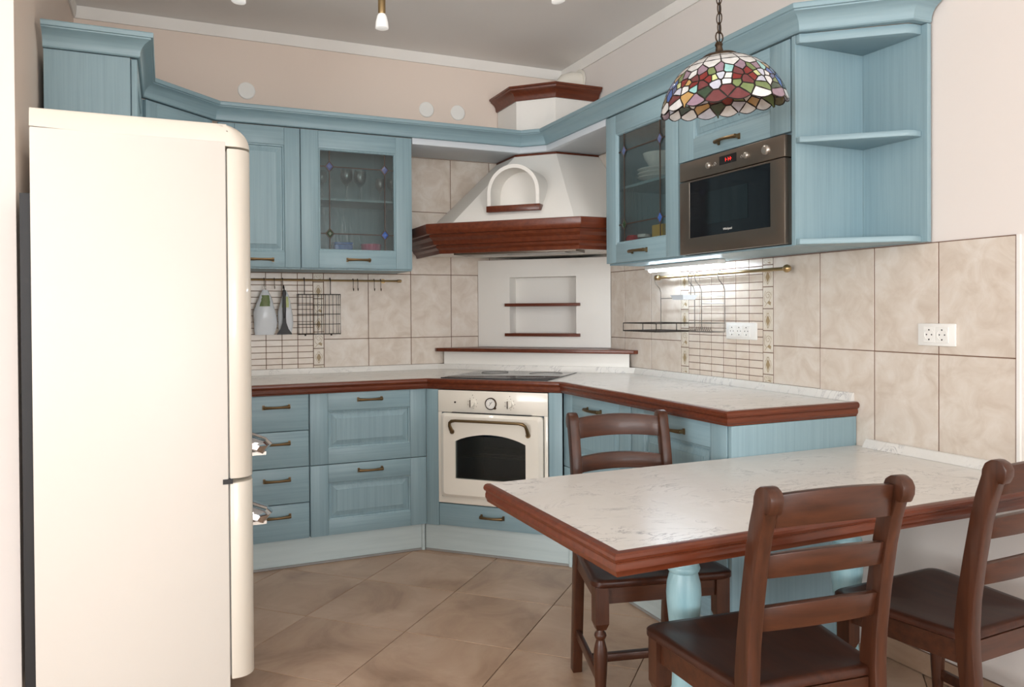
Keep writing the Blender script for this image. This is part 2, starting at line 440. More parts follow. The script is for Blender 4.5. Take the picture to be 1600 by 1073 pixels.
def mosaic(wall, a0, n, pitch, z0, z1):
    z = z1
    while z > z0+.004:
        zb = max(z-.03409, z0)
        for i in range(n): tile(wall, a0+i*pitch, a0+(i+1)*pitch, zb, z, 'mosaic_tile', 'mosaic_tile', .0016)
        z = zb
Z0 = .936
# back wall
grout_bed(wall_back, -2.77, -.601, .88, 1.4735)
for xs in ((-2.43,-2.175), (-2.69,-2.43), (-1.544,-1.287), (-1.287,-1.031), (-1.031,-.777), (-.777,-.600)):
    tile(wall_back, *xs, Z0, ROW[1], 'wall_tile'); tile(wall_back, *xs, ROW[1], ROW[2], 'wall_tile')
border(wall_back, -1.603, -1.544, Z0, ROW[2], .05); border(wall_back, -2.175, -2.116, Z0, ROW[2], .05)
mosaic(wall_back, -2.1165, 6, .0855, Z0, ROW[2])
grout_bed(wall_back, -1.117, -.47, 1.4735, 2.17)
for xs in ((-1.116,-1.031), (-1.031,-.777), (-.777,-.523), (-.523,-.463)):
    tile(wall_back, *xs, ROW[2], ROW[3], 'wall_tile'); tile(wall_back, *xs, ROW[3], 2.17, 'wall_tile')
# right wall
grout_bed(wall_right, -2.375, -.601, .88, 1.4735); grout_bed(wall_right, -2.947, -2.375, .722, 1.4735)
for ys in ((-.746,-.600), (-1.007,-.746), (-1.268,-1.007), (-2.173,-1.915), (-2.375,-2.173)):
    if ys[0] == -2.375: continue
    tile(wall_right, *ys, Z0, ROW[1], 'wall_tile'); tile(wall_right, *ys, ROW[1], ROW[2], 'wall_tile')
tile(wall_right, -2.43, -2.173, ROW[1], ROW[2], 'wall_tile')
lt = MB().add([(0,-.1285+.0015,-.1875+.0015),(0,.0575,-.1875+.0015),(0,.0575,.026),(0,.1270,.026),(0,.1270,.186),(0,-.1270,.186),
               (-TH,-.1270,-.186),(-TH,.0575,-.186),(-TH,.0575,.026),(-TH,.1270,.026),(-TH,.1270,.186),(-TH,-.1270,.186)],
              [(6,7,8,9,10,11),(0,1,7,6),(1,2,8,7),(2,3,9,8),(3,4,10,9),(4,5,11,10),(5,0,6,11)]).build('tile', 'wall_tile', wall_right, loc=(0,-2.3015,.9095))
for ys in ((-2.687,-2.43), (-2.945,-2.687)):
    tile(wall_right, *ys, ROW[0], ROW[1], 'wall_tile'); tile(wall_right, *ys, ROW[1], ROW[2], 'wall_tile')
border(wall_right, -1.331, -1.268, Z0, ROW[2], .03); border(wall_right, -1.915, -1.852, Z0, ROW[2], .03)
mosaic(wall_right, -1.8520, 6, .08683, Z0, ROW[2])
grout_bed(wall_right, -1.117, -.47, 1.4735, 2.17)
for ys in ((-1.116,-1.007), (-1.007,-.746), (-.746,-.463)):
    tile(wall_right, *ys, ROW[2], ROW[3], 'wall_tile'); tile(wall_right, *ys, ROW[3], 2.17, 'wall_tile')
struct(MB().box(-.010, -.0005, -2.958, -2.9475, .722, 1.4735).build('trim_4', 'white_plastic'))
# tiled skirting on the right wall under the table
bb = struct(MB().box(-.007, -.0005, -4.6, -2.38, .001, .078).build('baseboard_right', 'grout'))
y = -2.383
while y > -4.5:
    MB().box(-.010, -.0015, -.455, 0, 0, .074).build('skirting_tile', 'floor_tile', bb, bevel=.001, seg=1, loc=(-.001, y, .002)); y -= .459
# ------------------------------------------------------------------ cabinet kit (local axes: x right, y into the cabinet, z up, front face at y = 0)
def handle_mesh(L=.130):
    mb = MB(); h = L/2
    for s_ in (-1, 1):
        mb.box(s_*h-.011 if s_ > 0 else -h-.0, s_*h if s_ > 0 else -h+.011, -.004, 0, -.011, .011)
        mb.box(min(s_*(h-.002), s_*(h-.012)), max(s_*(h-.002), s_*(h-.012)), -.020, -.003, -.007, .007)
    n = 14
    pts = [(-h+.005+(L-.01)*i/n, -.021-.012*math.sin(math.pi*i/n), 0) for i in range(n+1)]
    rr = [.0085-.0025*math.sin(math.pi*i/n) for i in range(n+1)]
    mb.tube(pts, rr, 8, 0)
    for s_ in (-1, 1): mb.lathe([(.0,-.0255),(.004,-.0255),(.005,-.022),(.005,-.018)], (s_*(h-.007), 0, 0), 10, 0, 'y')
    return mb
HANDLE = handle_mesh().build('handle', 'antique_brass', bevel=0); col.objects.unlink(HANDLE)
HANDLE_S = handle_mesh(.12).build('handle', 'antique_brass'); col.objects.unlink(HANDLE_S)
def put_handle(parent, x, z, y=-.0005, small=False):
    return inst('handle', HANDLE_S if small else HANDLE, parent, (x, y, z))
DT = .020
PANEL = [(0,.0005),(.003,.004),(.008,.005),(.011,.0125),(.018,.0125),(.0185,.0105),(.040,.0045),(.0405,.0015)]
def panel_front(root, x0, x1, z0, z1, name='door', st=.088, rl=.075, hz=None, hx=None, small=False, rt=None, handle=True):
    """framed front: two stiles (the part), two rails, a raised panel and a handle (sub-parts)"""
    rt_ = rt or rl
    d = MB().box(x0, x0+st-.0006, 0, DT, z0, z1).box(x1-st+.0006, x1, 0, DT, z0, z1).box(x0+st-.0006, x1-st+.0006, .013, DT, z0, z1).build(name, 'blue_v', root, bevel=.0018)
    MB().box(x0+st, x1-st, 0, .0128, z1-rt_, z1).build('rail', 'blue_h', d, bevel=.0012)
    MB().box(x0+st, x1-st, 0, .0128, z0, z0+rl).build('rail', 'blue_h', d, bevel=.0012)
    MB().rings(x0+st, x1-st, z0+rl, z1-rt_, PANEL).build('panel', 'blue_v', d, smooth=False)
    if handle: put_handle(d, (x0+x1)/2 if hx is None else hx, (z1-rt_/2) if hz is None else hz, small=small)
    return d
def slab_front(root, x0, x1, z0, z1, name='drawer', hz=None, hx=None, mat='blue_h', bev=.003):
    d = MB().box(x0, x1, 0, DT, z0, z1).build(name, mat, root, bevel=bev)
    put_handle(d, (x0+x1)/2 if hx is None else hx, (z0+z1)/2 if hz is None else hz)
    return d
def glass_front(root, x0, x1, z0, z1, st=.096, rl=.098, rt_=.098, hx=None, hz=None):
    d = MB().box(x0, x0+st-.0006, 0, DT, z0, z1).box(x1-st+.0006, x1, 0, DT, z0, z1).box(x0+st-.0006, x1-st+.0006, .0165, DT, z0, z0+rl-.01).box(x0+st-.0006, x1-st+.0006, .0165, DT, z1-rt_+.01, z1).build('door', 'blue_v', root, bevel=.0018)
    MB().box(x0+st, x1-st, 0, .016, z1-rt_, z1).build('rail', 'blue_h', d, bevel=.0012)
    MB().box(x0+st, x1-st, 0, .016, z0, z0+rl).build('rail', 'blue_h', d, bevel=.0012)
    a0, a1, b0, b1 = x0+st, x1-st, z0+rl, z1-rt_
    MB().rings(a0, a1, b0, b1, [(0,.001),(.004,.004),(.007,.004),(.011,.010),(.011,.016)], cap=False).build('glazing_bead', 'blue_v', d, angle=15)
    MB().box(a0+.004, a1-.004, .0135, .0155, b0+.004, b1-.004).build('glass_pane', 'textured_glass', d)
    gx0, gx1, gz0, gz1 = a0+.011, a1-.011, b0+.011, b1-.011
    lx = (gx0+.048, gx1-.048); lz = (gz0+.082, gz1-.082)
    le = MB()
    for x in lx: le.box(x-.0028, x+.0028, .0105, .0135, gz0, gz1)
    for z in lz: le.box(gx0, gx1, .0106, .0134, z-.0028, z+.0028)
    le.build('leading', 'lead_came', d)
    for i, x in enumerate(lx):
        for j, z in enumerate(lz):
            def dia(s_, y0, y1):
                q = [(x-s_*.8, z), (x, z-s_), (x+s_*.8, z), (x, z+s_)]
                return [(p[0], y0, p[1]) for p in q]+[(p[0]*.5+x*.5, y1, p[1]*.5+z*.5) for p in q]
            fs = [(0,1,5,4),(1,2,6,5),(2,3,7,6),(3,0,4,7),(4,5,6,7),(3,2,1,0)]
            MB().add(dia(.031, .010, .0085), fs).add(dia(.022, .0088, .006), fs, 1).build('glass_diamond', ['lead_came', ['g_dkgreen','g_slate','g_blue','g_slate'][i*2+j]], d, smooth=False)
    put_handle(d, (x0+x1)/2 if hx is None else hx, z0+rl*.5 if hz is None else hz)
    return d
def hollow(x0, x1, y0, y1, z0, z1, t=.018, shelf=None):
    mb = MB().box(x0, x0+t, y0, y1, z0, z1).box(x1-t, x1, y0, y1, z0, z1).box(x0+t, x1-t, y0, y1, z0, z0+t).box(x0+t, x1-t, y0, y1, z1-t, z1).box(x0+t, x1-t, y1-.006, y1, z0+t, z1-t)
    return mb
YF = .6        # base front plane distance from wall
# ---- base units along the back wall
ZB, ZT = .145, .850
e = empty('drawer_unit', (-1.727, -YF, 0)); tag(e, 'narrow blue four drawer base unit beside the fridge', 'cabinet', 'base cabinets')
MB().box(-.392, -.002, DT+.001, YF-.012, ZB, .864).build('body', 'blue_v', e)
for k in range(4):
    zt = ZT-k*.1768; slab_front(e, -.392, -.003, zt-.1738, zt, hz=zt-.055, hx=-.155)
e = empty('deep_drawer_unit', (-1.425, -YF, 0)); tag(e, 'blue base unit with two deep panelled drawers left of the oven', 'cabinet', 'base cabinets')
MB().box(-.301, .299, DT+.001, YF-.012, ZB, .864).build('body', 'blue_v', e)
panel_front(e, -.299, .297, .4985, ZT, 'drawer', .088, .075, hz=ZT-.038, rt=.088)
panel_front(e, -.299, .297, ZB, .4950, 'drawer', .088, .075, hz=.457, rt=.088)
# ---- base units along the right wall
for k, (yc, lb) in enumerate(((-1.427, 'blue base unit with two deep panelled drawers right of the oven'), (-2.033, 'blue base unit with deep panelled drawers at the table end of the counter'))):
    e = empty('deep_drawer_unit', (-YF, yc, 0), R(-90)); tag(e, lb, 'cabinet', 'base cabinets')
    MB().box(-.299, .300, DT+.001, YF-.012, ZB, .864).build('body', 'blue_v', e)
    panel_front(e, -.297, .298, .4985, ZT, 'drawer', .088, .075, hz=ZT-.052, rt=.088)
    panel_front(e, -.297, .298, ZB, .4950, 'drawer', .088, .075, hz=.457, rt=.088)
    if k == 1: MB().box(.3015, .3195, .004, YF-.012, .002, .8505).build('end_panel', 'blue_v', e, bevel=.0015)
# ---- corner oven unit
sO = -1.740/S2                       # diagonal front plane, distance from the corner
cO = (-.870, -.870)
e = empty('oven_unit', (*cO, 0), R(-45)); tag(e, 'blue corner unit built around the oven with a drawer below', 'cabinet', 'base cabinets')
MB().prism([(-.300,.06),(.300,.06),(.300,.56),(-.300,.56)], ZB, .262).build('body', 'blue_v', e)
MB().prism([(-.370,.001),(-.3005,.001),(-.3005,.05),(-.330,.05)], ZB, .850).build('filler', 'blue_v', e, bevel=.0015)
MB().prism([(.370,.001),(.3005,.001),(.3005,.05),(.330,.05)], ZB, .850).build('filler', 'blue_v', e, bevel=.0015)
slab_front(e, -.298, .298, ZB+.004, .262, hz=.212)
# ---- plinth
pl = empty('plinth', (-1.9, -.56, 0)); tag(pl, 'pale blue kickboard running under the base cabinets', 'plinth')
M0 = (1.9, .56)
def plb(p, q):
    d = (q[0]-p[0], q[1]-p[1]); l = math.hypot(*d); n = (-d[1]/l*.016, d[0]/l*.016)
    MB().prism([(p[0]+M0[0],p[1]+M0[1]),(q[0]+M0[0],q[1]+M0[1]),(q[0]+n[0]+M0[0],q[1]+n[1]+M0[1]),(p[0]+n[0]+M0[0],p[1]+n[1]+M0[1])], .012, .1445).build('board', 'plinth_paint', pl, bevel=.001, seg=1)
    MB().prism([(p[0]+M0[0]-n[0]*.1,p[1]+M0[1]-n[1]*.1),(q[0]+M0[0]-n[0]*.1,q[1]+M0[1]-n[1]*.1),(q[0]+n[0]+M0[0],q[1]+n[1]+M0[1]),(p[0]+n[0]+M0[0],p[1]+n[1]+M0[1])], .001, .0115).build('seal_strip', 'grey_plastic', pl)
plb((-2.76,-.565), (-1.148,-.565)); plb((-1.128,-.573), (-.573,-1.128)); plb((-.565,-1.146), (-.565,-2.33))
for p in ((-1.138,-.566), (-.566,-1.138)):
    MB().lathe([(.011,.001),(.011,.1445)], (p[0]+M0[0], p[1]+M0[1]+.003, 0), 12).build('corner_post', 'plinth_paint', pl)
# ---- worktop with its mahogany edge
wt = empty('worktop', (-1.5, -.4, .865)); tag(wt, 'marble look corner worktop with a moulded mahogany edge', 'worktop')
def off(pts): return [(x+1.5, y+.4) for x, y in pts]
E_ = .600
MB().prism(off([(-2.765,-.010),(-2.765,-E_),(-1.120,-E_),(-E_,-1.120),(-E_,-2.340),(-.010,-2.340),(-.010,-.010)]), .001, .040).build('top', 'marble', wt)
EDGE = [(0,.0395),(.012,.0400),(.019,.0385),(.0245,.033),(.0255,.026),(.023,.019),(.017,.0145),(.0165,.011),(.0185,.005),(.0175,-.003),(.0125,-.009),(.012,-.013),(0,-.013)]
MB().sweep(off([(-2.765,-E_-.0005),(-1.1205,-E_-.0005),(-E_-.0005,-1.1205),(-E_-.0005,-2.3405),(-.010,-2.3405)]), EDGE).build('edge_moulding', 'mahogany', wt, angle=25)
SPL = [(0,.0405),(.022,.0405),(.020,.046),(.006,.070),(0,.072)]
MB().sweep(off([(-2.765,-.009),(-.862,-.009),(-.009,-.862),(-.009,-2.340)]), SPL).build('upstand', 'marble', wt, angle=25)
# ---- hob and oven
hb = empty('hob', (-.672, -.672, .9055), R(-45)); tag(hb, 'black glass hob set in the corner worktop', 'hob')
MB().box(-.289, .289, -.262, .252, 0, .005).build('glass_top', 'hob_glass', hb, bevel=.0015)
MB().box(-.292, .292, -.265, -.2625, 0, .006).build('front_trim', 'black_plastic', hb)
for x, y_, r in ((-.15,-.12,.10), (.15,-.12,.075), (-.15,.13,.075), (.15,.13,.09)):
    MB().tube([(x+r*math.cos(a*math.pi/16), y_+r*math.sin(a*math.pi/16), .0052) for a in range(32)], .0008, 4, close=True).build('cooking_zone', 'grey_plastic', hb)
ov = empty('oven', (*cO, 0), R(-45)); tag(ov, 'cream built in retro oven with arched window and bronze handle', 'oven')
hollow(-.297, .297, .004, .5, .268, .8475, .04).build('body', 'oven_inside', ov)
MB().box(-.2975, .2975, -.006, .0035, .735, .8475).build('control_panel', 'cream_enamel', ov, bevel=.002)
MB().box(-.2975, -.279, -.006, .0035, .268, .7345).box(.279, .2975, -.006, .0035, .268, .7345).box(-.279, .279, -.006, .0035, .268, .301).build('frame', 'cream_enamel', ov, bevel=.0015)
# door with an arched window opening
dr = MB()
arch_o = [(-.190,.402),(.190,.402),(.190,.592)]+[(.190-.38*i/12, .592+.040*math.sin(math.pi*i/12)**.8) for i in range(1,12)]+[(-.190,.592)]
out_o = arc(.258,.322,.018,-90,0,4)+arc(.258,.714,.018,0,90,4)+arc(-.258,.714,.018,90,180,4)+arc(-.258,.322,.018,180,270,4)
def holed(outer, hole, fn0, fn1, mi=0, mb=None):
    mb = mb or MB(); allp = outer+hole; tris = tessellate_polygon([[Vector((x,z,0)) for x,z in outer], [Vector((x,z,0)) for x,z in hole]])
    n = len(allp); vs = [fn0(x,z) for x,z in allp]+[fn1(x,z) for x,z in allp]
    fs = [tuple(t) for t in tris]+[tuple(i+n for i in t) for t in tris]
    for a, L in ((0,len(outer)), (len(outer),len(hole))):
        for i in range(L): j = (i+1) % L; fs.append((a+i,a+j,n+a+j,n+a+i))
    return mb.add(vs, fs, mi)
bul = lambda x, z: -.030-.006*max(0, 1-(x/.27)**4)
dd = holed(out_o, arch_o, lambda x,z: (x,-.020,z), lambda x,z: (x,-.003,z))
out_i = [(x*.93, .518+(z-.518)*.93) for x, z in out_o]
n_ = len(out_o)
dd.add([(x,-.020,z) for x,z in out_o]+[(x,-.032,z) for x,z in out_i], [(i,(i+1)%n_,n_+(i+1)%n_,n_+i) for i in range(n_)])
holed(out_i, arch_o, lambda x,z: (x,-.032,z), lambda x,z: (x,-.021,z), 0, dd)
od = dd.build('oven_door', 'cream_enamel', ov, angle=30)
MB().box(-.188, .188, -.026, -.023, .404, .62).build('window_glass', 'oven_glass', od)
MB().tube([(-.205,-.033,.640),(-.207,-.046,.652),(-.207,-.062,.674),(-.203,-.070,.690),(-.190,-.073,.699),(-.17,-.074,.702),(0,-.076,.703),(.17,-.074,.702),(.190,-.073,.699),(.203,-.070,.690),(.207,-.062,.674),(.207,-.046,.652),(.205,-.033,.640)], [.009,.010,.008,.0075,.0085,.007,.007,.007,.0085,.0075,.008,.010,.009], 10).build('door_handle', 'antique_brass', od)
for s_ in (-1,1): MB().lathe([(.012,-.040),(.012,-.0325)], (s_*.205,0,.640), 12, 0, 'y').build('handle_mount', 'antique_brass', od)
MB().box(-.216, .216, -.0205, -.004, .7335, .7375).build('vent_slot', 'black_plastic', ov)
rk = MB()
for k in range(9): rk.tube([(-.256,.03+.04*k,.50),(.256,.03+.04*k,.50)], .002, 5)
rk.build('oven_rack', 'chrome', ov)
for kx in (-.103, .099):
    kn = MB().lathe([(.020,-.006),(.020,-.010),(.017,-.0105),(.017,-.024),(.015,-.027)], (kx,0,.786), 24, 0, 'y').build('knob', 'cream_enamel', ov, angle=40)
    MB().box(kx-.0055, kx-.0005, -.034, -.0265, .768, .804).build('grip', 'bronze_dark', kn)
    MB().box(kx-.0005, kx+.004, -.033, -.0265, .768, .804).build('grip', 'cream_enamel', kn)
    tk = MB()
    for a in range(0, 360, 40):
        tk.box(kx+.027*math.cos(R(a))-.0014, kx+.027*math.cos(R(a))+.0014, -.0066, -.0058, .786+.027*math.sin(R(a))-.0014, .786+.027*math.sin(R(a))+.0014)
    tk.box(kx-.0015, kx+.0015, -.0066, -.0058, .824, .828)
    tk.build('dial_marks', 'bronze_dark', kn)
ck = MB().lathe([(.0305,-.006),(.0305,-.014),(.026,-.0165),(.0255,-.013)], (-.002,0,.786), 28, 0, 'y').build('clock', 'bronze_dark', ov)
MB().lathe([(.0255,-.0132),(.0255,-.0140)], (-.002,0,.786), 28, 0, 'y').build('clock_face', 'white_plastic', ck)
hands = MB().tube([(-.010,-.0152,.776),(.008,-.0152,.797)], .0009, 5).tube([(-.002,-.0152,.786),(-.006,-.0152,.794)], .001, 5)
for a in range(0, 360, 30): hands.box(-.002+.021*math.cos(R(a))-.0009, -.002+.021*math.cos(R(a))+.0009, -.0146, -.0139, .786+.021*math.sin(R(a))-.0009, .786+.021*math.sin(R(a))+.0009)
hands.build('clock_hands', 'black_plastic', ck)
MB().lathe([(.006,-.006),(.006,-.013),(.0045,-.018)], (.020,0,.764), 12, 0, 'y').build('clock_pin', 'bronze_dark', ck)
MB().lathe([(.0045,-.006),(.0045,-.009),(.0025,-.0095)], (-.201,0,.787), 12, 0, 'y').build('indicator', 'bronze_dark', ov)
# ---- upper cabinets
UZ0, UZ1, UF = 1.475, 2.205, .350
def upper(name, loc, rz, x0, x1, label):
    e = empty(name, loc, rz); tag(e, label, 'cabinet', 'wall cabinets'); return e
e = upper('wall_cabinet', (-1.920,-UF,UZ0), 0, 0, 0, 'solid blue panelled wall cabinet next to the left glass door')
MB().box(-.200, .198, DT+.001, UF-.012, 0, UZ1-UZ0).build('body', 'blue_v', e)
panel_front(e, -.198, .197, .008, .727, 'door', .078, .078, hz=.046, hx=0, rt=.09)
GZ0, GZ1 = .008, .727
ga = upper('glass_cabinet', (-1.421,-UF,UZ0), 0, 0, 0, 'blue wall cabinet with leaded glass door left of the hood')
hollow(-.299, .300, DT+.001, UF-.012, 0, UZ1-UZ0).build('body', 'blue_v', ga)
MB().box(-.280, .281, .05, UF-.020, .372, .384).build('shelf', 'blue_h', ga)
glass_front(ga, -.297, .298, GZ0, GZ1, .090, .090, .090)
gb = upper('glass_cabinet', (-UF,-1.421,UZ0), R(-90), 0, 0, 'blue wall cabinet with leaded glass door right of the hood')
hollow(-.300, .299, DT+.001, UF-.012, 0, UZ1-UZ0).build('body', 'blue_v', gb)
MB().box(-.281, .280, .05, UF-.020, .372, .384).build('shelf', 'blue_h', gb)
glass_front(gb, -.298, .297, GZ0, GZ1, .090, .090, .090)
# microwave housing
mh = upper('microwave_cabinet', (-UF,-2.049,UZ0), R(-90), 0, 0, 'blue wall cabinet holding the microwave under a flap door')
MB().box(-.326, -.308, DT+.001, UF-.012, 0, UZ1-UZ0).box(.308, .326, DT+.001, UF-.012, 0, UZ1-UZ0).box(-.308,.308,DT+.001,UF-.012,0,.006).box(-.308,.308,DT+.001,UF-.012,.394,.412).box(-.308,.308,DT+.001,UF-.012,UZ1-UZ0-.018,UZ1-UZ0).box(-.308,.308,UF-.02,UF-.012,0,UZ1-UZ0).build('body', 'blue_v', mh)
panel_front(mh, -.324, .324, .402, .727, 'flap_door', .10, .085, hz=.440, rt=.08)
mw = empty('microwave', (-UF,-2.052,UZ0+.0065), R(-90)); tag(mw, 'steel built in microwave with black glass door', 'microwave')
MB().box(-.29, .29, .025, .32, .002, .36).build('body', 'black_plastic', mw)
MB().box(-.306, .306, -.012, .022, .310, .388).build('control_panel', 'steel', mw, bevel=.0025)
md = MB()
holed([(-.306,.002),(.306,.002),(.306,.306),(-.306,.306)], [(-.240,.068),(.234,.068),(.234,.300),(-.240,.300)], lambda x,z: (x,-.012,z), lambda x,z: (x,.022,z), 0, md)
mdo = md.build('door', 'steel', mw, bevel=.0015)
MB().box(-.2395, .2335, -.010, -.004, .0685, .2995).build('door_glass', 'black_glass', mdo)
MB().box(-.135, .115, -.0108, -.0101, .115, .245).build('window', 'micro_glass', mdo)
MB().box(-.047, .053, -.0128, -.0121, .338, .372).build('display', 'red_display', mw)
tx = MB()
for i, x in enumerate((-.010, .006, .018)): tx.box(x, x+.002, -.0134, -.0129, .348, .362).box(x, x+.008, -.0134, -.0129, .354, .356)
tx.build('display_digits', 'display_digits', mw)
for x, r in ((-.110,.013), (.112,.013), (.216,.019)):
    MB().lathe([(r,-.012),(r,-.019),(r*.85,-.0225),(r*.5,-.0245)], (x,0,.349), 20, 0, 'y').build('knob', 'satin_steel', mw, angle=40)
for x in (-.073, .083): MB().tube([(x,-.0125,.356),(x+.006,-.0125,.349),(x,-.0125,.342),(x-.006,-.0125,.349)], .0008, 4, close=True).build('symbol', 'white_plastic', mw)
def text(name, body, size, mat, parent, loc, rot):
    cu = bpy.data.curves.new(name, 'FONT'); cu.body = body; cu.size = size; cu.align_x = 'CENTER'; cu.extrude = .0002
    to = bpy.data.objects.new('t', cu); col.objects.link(to)
    dg = bpy.context.evaluated_depsgraph_get(); me = bpy.data.meshes.new_from_object(to.evaluated_get(dg))
    bpy.data.objects.remove(to); me.materials.clear(); me.materials.append(MATS[mat])
    o = bpy.data.objects.new(name, me); col.objects.link(o); o.parent = parent; o.location = loc; o.rotation_euler = rot; return o
text('brand_lettering', 'Whirlpool', .0125, 'white_plastic', mw, (0,-.0122,.082), (R(90),0,0))
# open end shelf
es = empty('open_end_shelf', (-.010,-2.40,UZ0), 0); tag(es, 'open blue end shelf angled towards the wall', 'shelf')
t = .018
pf = [(-.340,0),(-.340,-.022),(-.318,-.045),(-.085,-.245),(-.060,-.252),(0,-.252),(0,0)]
MB().box(-.340, 0, .002, .020, 0, .730).build('side_panel', 'blue_v', es, bevel=.001, seg=1)
MB().box(-.018, 0, -.262, .0015, 0, .730).build('back_panel', 'blue_v', es, bevel=.001, seg=1)
sh = [(-.3395,.0012),(-.3395,-.018),(-.318,-.030),(-.078,-.232),(-.052,-.240),(-.0185,-.240),(-.0185,.0012)]
for nme, z in (('bottom_board', 0.001), ('shelf_board', .355), ('top_board', .698)):
    MB().prism(sh, z, z+.020+(.012 if z > .6 else 0)).build(nme, 'blue_hz', es, bevel=.003)
# upper cabinets in the left corner
dl = empty('corner_wall_cabinet', (-2.29,-.508,UZ0), R(45)); tag(dl, 'diagonal blue wall cabinet in the left corner above the fridge line', 'cabinet', 'wall cabinets')
MB().prism([(-.218,DT+.001),(.218,DT+.001),(.338,.14),(.1,.36),(-.1,.36),(-.338,.14)], 0, UZ1-UZ0).build('body', 'blue_v', dl)
panel_front(dl, -.205, .205, .008, .727, 'door', .062, .078, hz=.046, rt=.09)
cl = empty('side_wall_cabinet', (-2.452,-.952,UZ0), R(90)); tag(cl, 'blue wall cabinet with plain end panel above the fridge', 'cabinet', 'wall cabinets')
MB().box(-.268, .270, DT+.001, .304, 0, .730).build('body', 'blue_v', cl)
MB().box(-.286, -.269, DT+.004, .304, 0, .730).build('end_panel', 'blue_v', cl, bevel=.001, seg=1)
panel_front(cl, -.284, .268, .008, .727, 'door', .078, .078, hz=.046, rt=.09)
# crown moulding over all wall cabinets
cm = empty('crown_moulding', (-1.4,-.35,2.205)); tag(cm, 'blue crown moulding running along the top of all wall cabinets', 'moulding')
CR = [(-.02,0.002),(.006,.002),(.010,.006),(.011,.020),(.016,.034),(.026,.048),(.040,.058),(.048,.062),(.049,.066),(.055,.068),(.057,.082),(.055,.086),(-.02,.086)]
cpath = [(-2.757,-1.2395),(-2.4515,-1.2395),(-2.4515,-.671),(-2.132,-.3515),(-.464,-.3515),(-.3515,-.464),(-.3515,-2.424),(-.092,-2.655),(-.012,-2.655)]
MB().sweep([(x+1.4, y+.35) for x, y in cpath], CR).build('moulding', 'blue_hz', cm, angle=25)
bs = tag(MB().prism([(-1.118,-.010),(-1.118,-.350),(-.4635,-.350),(-.350,-.4635),(-.350,-1.118),(-.010,-1.118),(-.010,-.466),(-.292,-.466),(-.466,-.292),(-.466,-.010)], 2.172, 2.2065).build('bridging_board', 'valance_white', bevel=.0015), 'white fronted board bridging the two glass cabinets above the hood', 'board')
# ---- corner hood
hd = empty('corner_hood', (-.5,-.5,1.56), 0); tag(hd, 'white plaster corner hood with mahogany band and chimney crown', 'cooker hood')
O = lambda pts: [(x+.5, y+.5) for x, y in pts]
W_ = .010
BAND = [(0,.006),(.010,.006),(.013,.016),(.016,.024),(.030,.036),(.034,.048),(.047,.052),(.052,.062),(.056,.074),(.072,.090),(.078,.104),(.090,.108),(.096,.118),(.100,.130),(.100,.158),(.094,.162),(0,.162)]
hp = [(-.984,-W_),(-.984,-.432),(-.432,-.984),(-W_,-.984)]
MB().sweep(O(hp), BAND).build('mahogany_band', 'mahogany', hd, angle=20)
MB().prism(O([(-.983,-W_),(-.983,-.4325),(-.4325,-.983),(-W_,-.983),(-W_,-W_)]), .020, .034).build('underside', 'plaster', hd)
fl = MB().prism(O([(-.90,-.40),(-.40,-.90),(-.28,-.78),(-.78,-.28)]), .004, .0195).build('filter_plate', 'steel', hd, bevel=.002)
MB().prism(O([(-.83,-.43),(-.67,-.59),(-.60,-.52),(-.76,-.36)]), .002, .0045).build('filter', 'nickel_wire', fl)
MB().prism(O([(-.59,-.67),(-.43,-.83),(-.36,-.76),(-.52,-.60)]), .002, .0045).build('filter', 'nickel_wire', fl)
# pyramid: side faces plus a front face pierced by the arched niche
zb, zt_ = .1625, .612
bo = [(-.930,-W_),(-.930,-.423),(-.423,-.930),(-W_,-.930)]; to = [(-.462,-W_),(-.462,-.290),(-.290,-.462),(-W_,-.462)]
py = MB()
V = lambda p, z: (p[0]+.5, p[1]+.5, z)
for i in (0, 2): py.add([V(bo[i],zb),V(bo[i+1],zb),V(to[i+1],zt_),V(to[i],zt_)], [(0,1,2,3)])
sb, st_ = (bo[1][0]+bo[1][1])/S2, (to[1][0]+to[1][1])/S2     # front face distance along the diagonal
hw_b, hw_t = (bo[2][0]-bo[1][0])/S2, (to[2][0]-to[1][0])/S2
def onface(u, z, extra=0):
    q = sb+(st_-sb)*(z-zb)/(zt_-zb)+extra
    return ((u+q)/S2+.5, (-u+q)/S2+.5, z)
za, ra = .264, .150                       # niche sill height and half width
def archpts(r, k=0): return [(-r, za+k), (r, za+k)]+[(x, z) for x, z in arc(0, za+.070, r, 0, 180, 18)]
inner = archpts(.130, .0)
holed([(-hw_b,zb),(hw_b,zb),(hw_t,zt_),(-hw_t,zt_)], inner, lambda u,z: onface(u,z), lambda u,z: onface(u,z,.004), 0, py)
py.build('plaster_cone', 'plaster', hd, angle=20)
qf = -1.296/S2                            # niche front plane
def onq(u, z, q): return ((u+q)/S2+.5, (-u+q)/S2+.5, z)
ni = MB(); oa, ia = archpts(.150), archpts(.130); nA = len(oa)
fq = lambda u, z: sb+(st_-sb)*(z-zb)/(zt_-zb)
vs_ = [onq(u,z,qf) for u,z in oa]+[onq(u,z,qf) for u,z in ia]+[onface(u,z,.003) for u,z in oa]+[onq(u,z,-.770) for u,z in ia]
fs_ = []
for i in range(nA):
    j = (i+1) % nA
    fs_ += [(i,j,nA+j,nA+i), (i,2*nA+i,2*nA+j,j), (nA+i,nA+j,3*nA+j,3*nA+i)]
fs_.append(tuple(3*nA+i for i in range(nA)))
ni.add(vs_, fs_).build('arched_niche', 'plaster', hd, angle=30)
sl = []
for z in (za-.034, za-.0005):
    sl.append([onq(-.154,z,qf-.006), onq(.154,z,qf-.006), onq(.154,z,fq(0,za)+.0-.001), onq(-.154,z,fq(0,za)-.001)])
MB().loft(sl).build('niche_sill', 'mahogany', hd, bevel=.002)
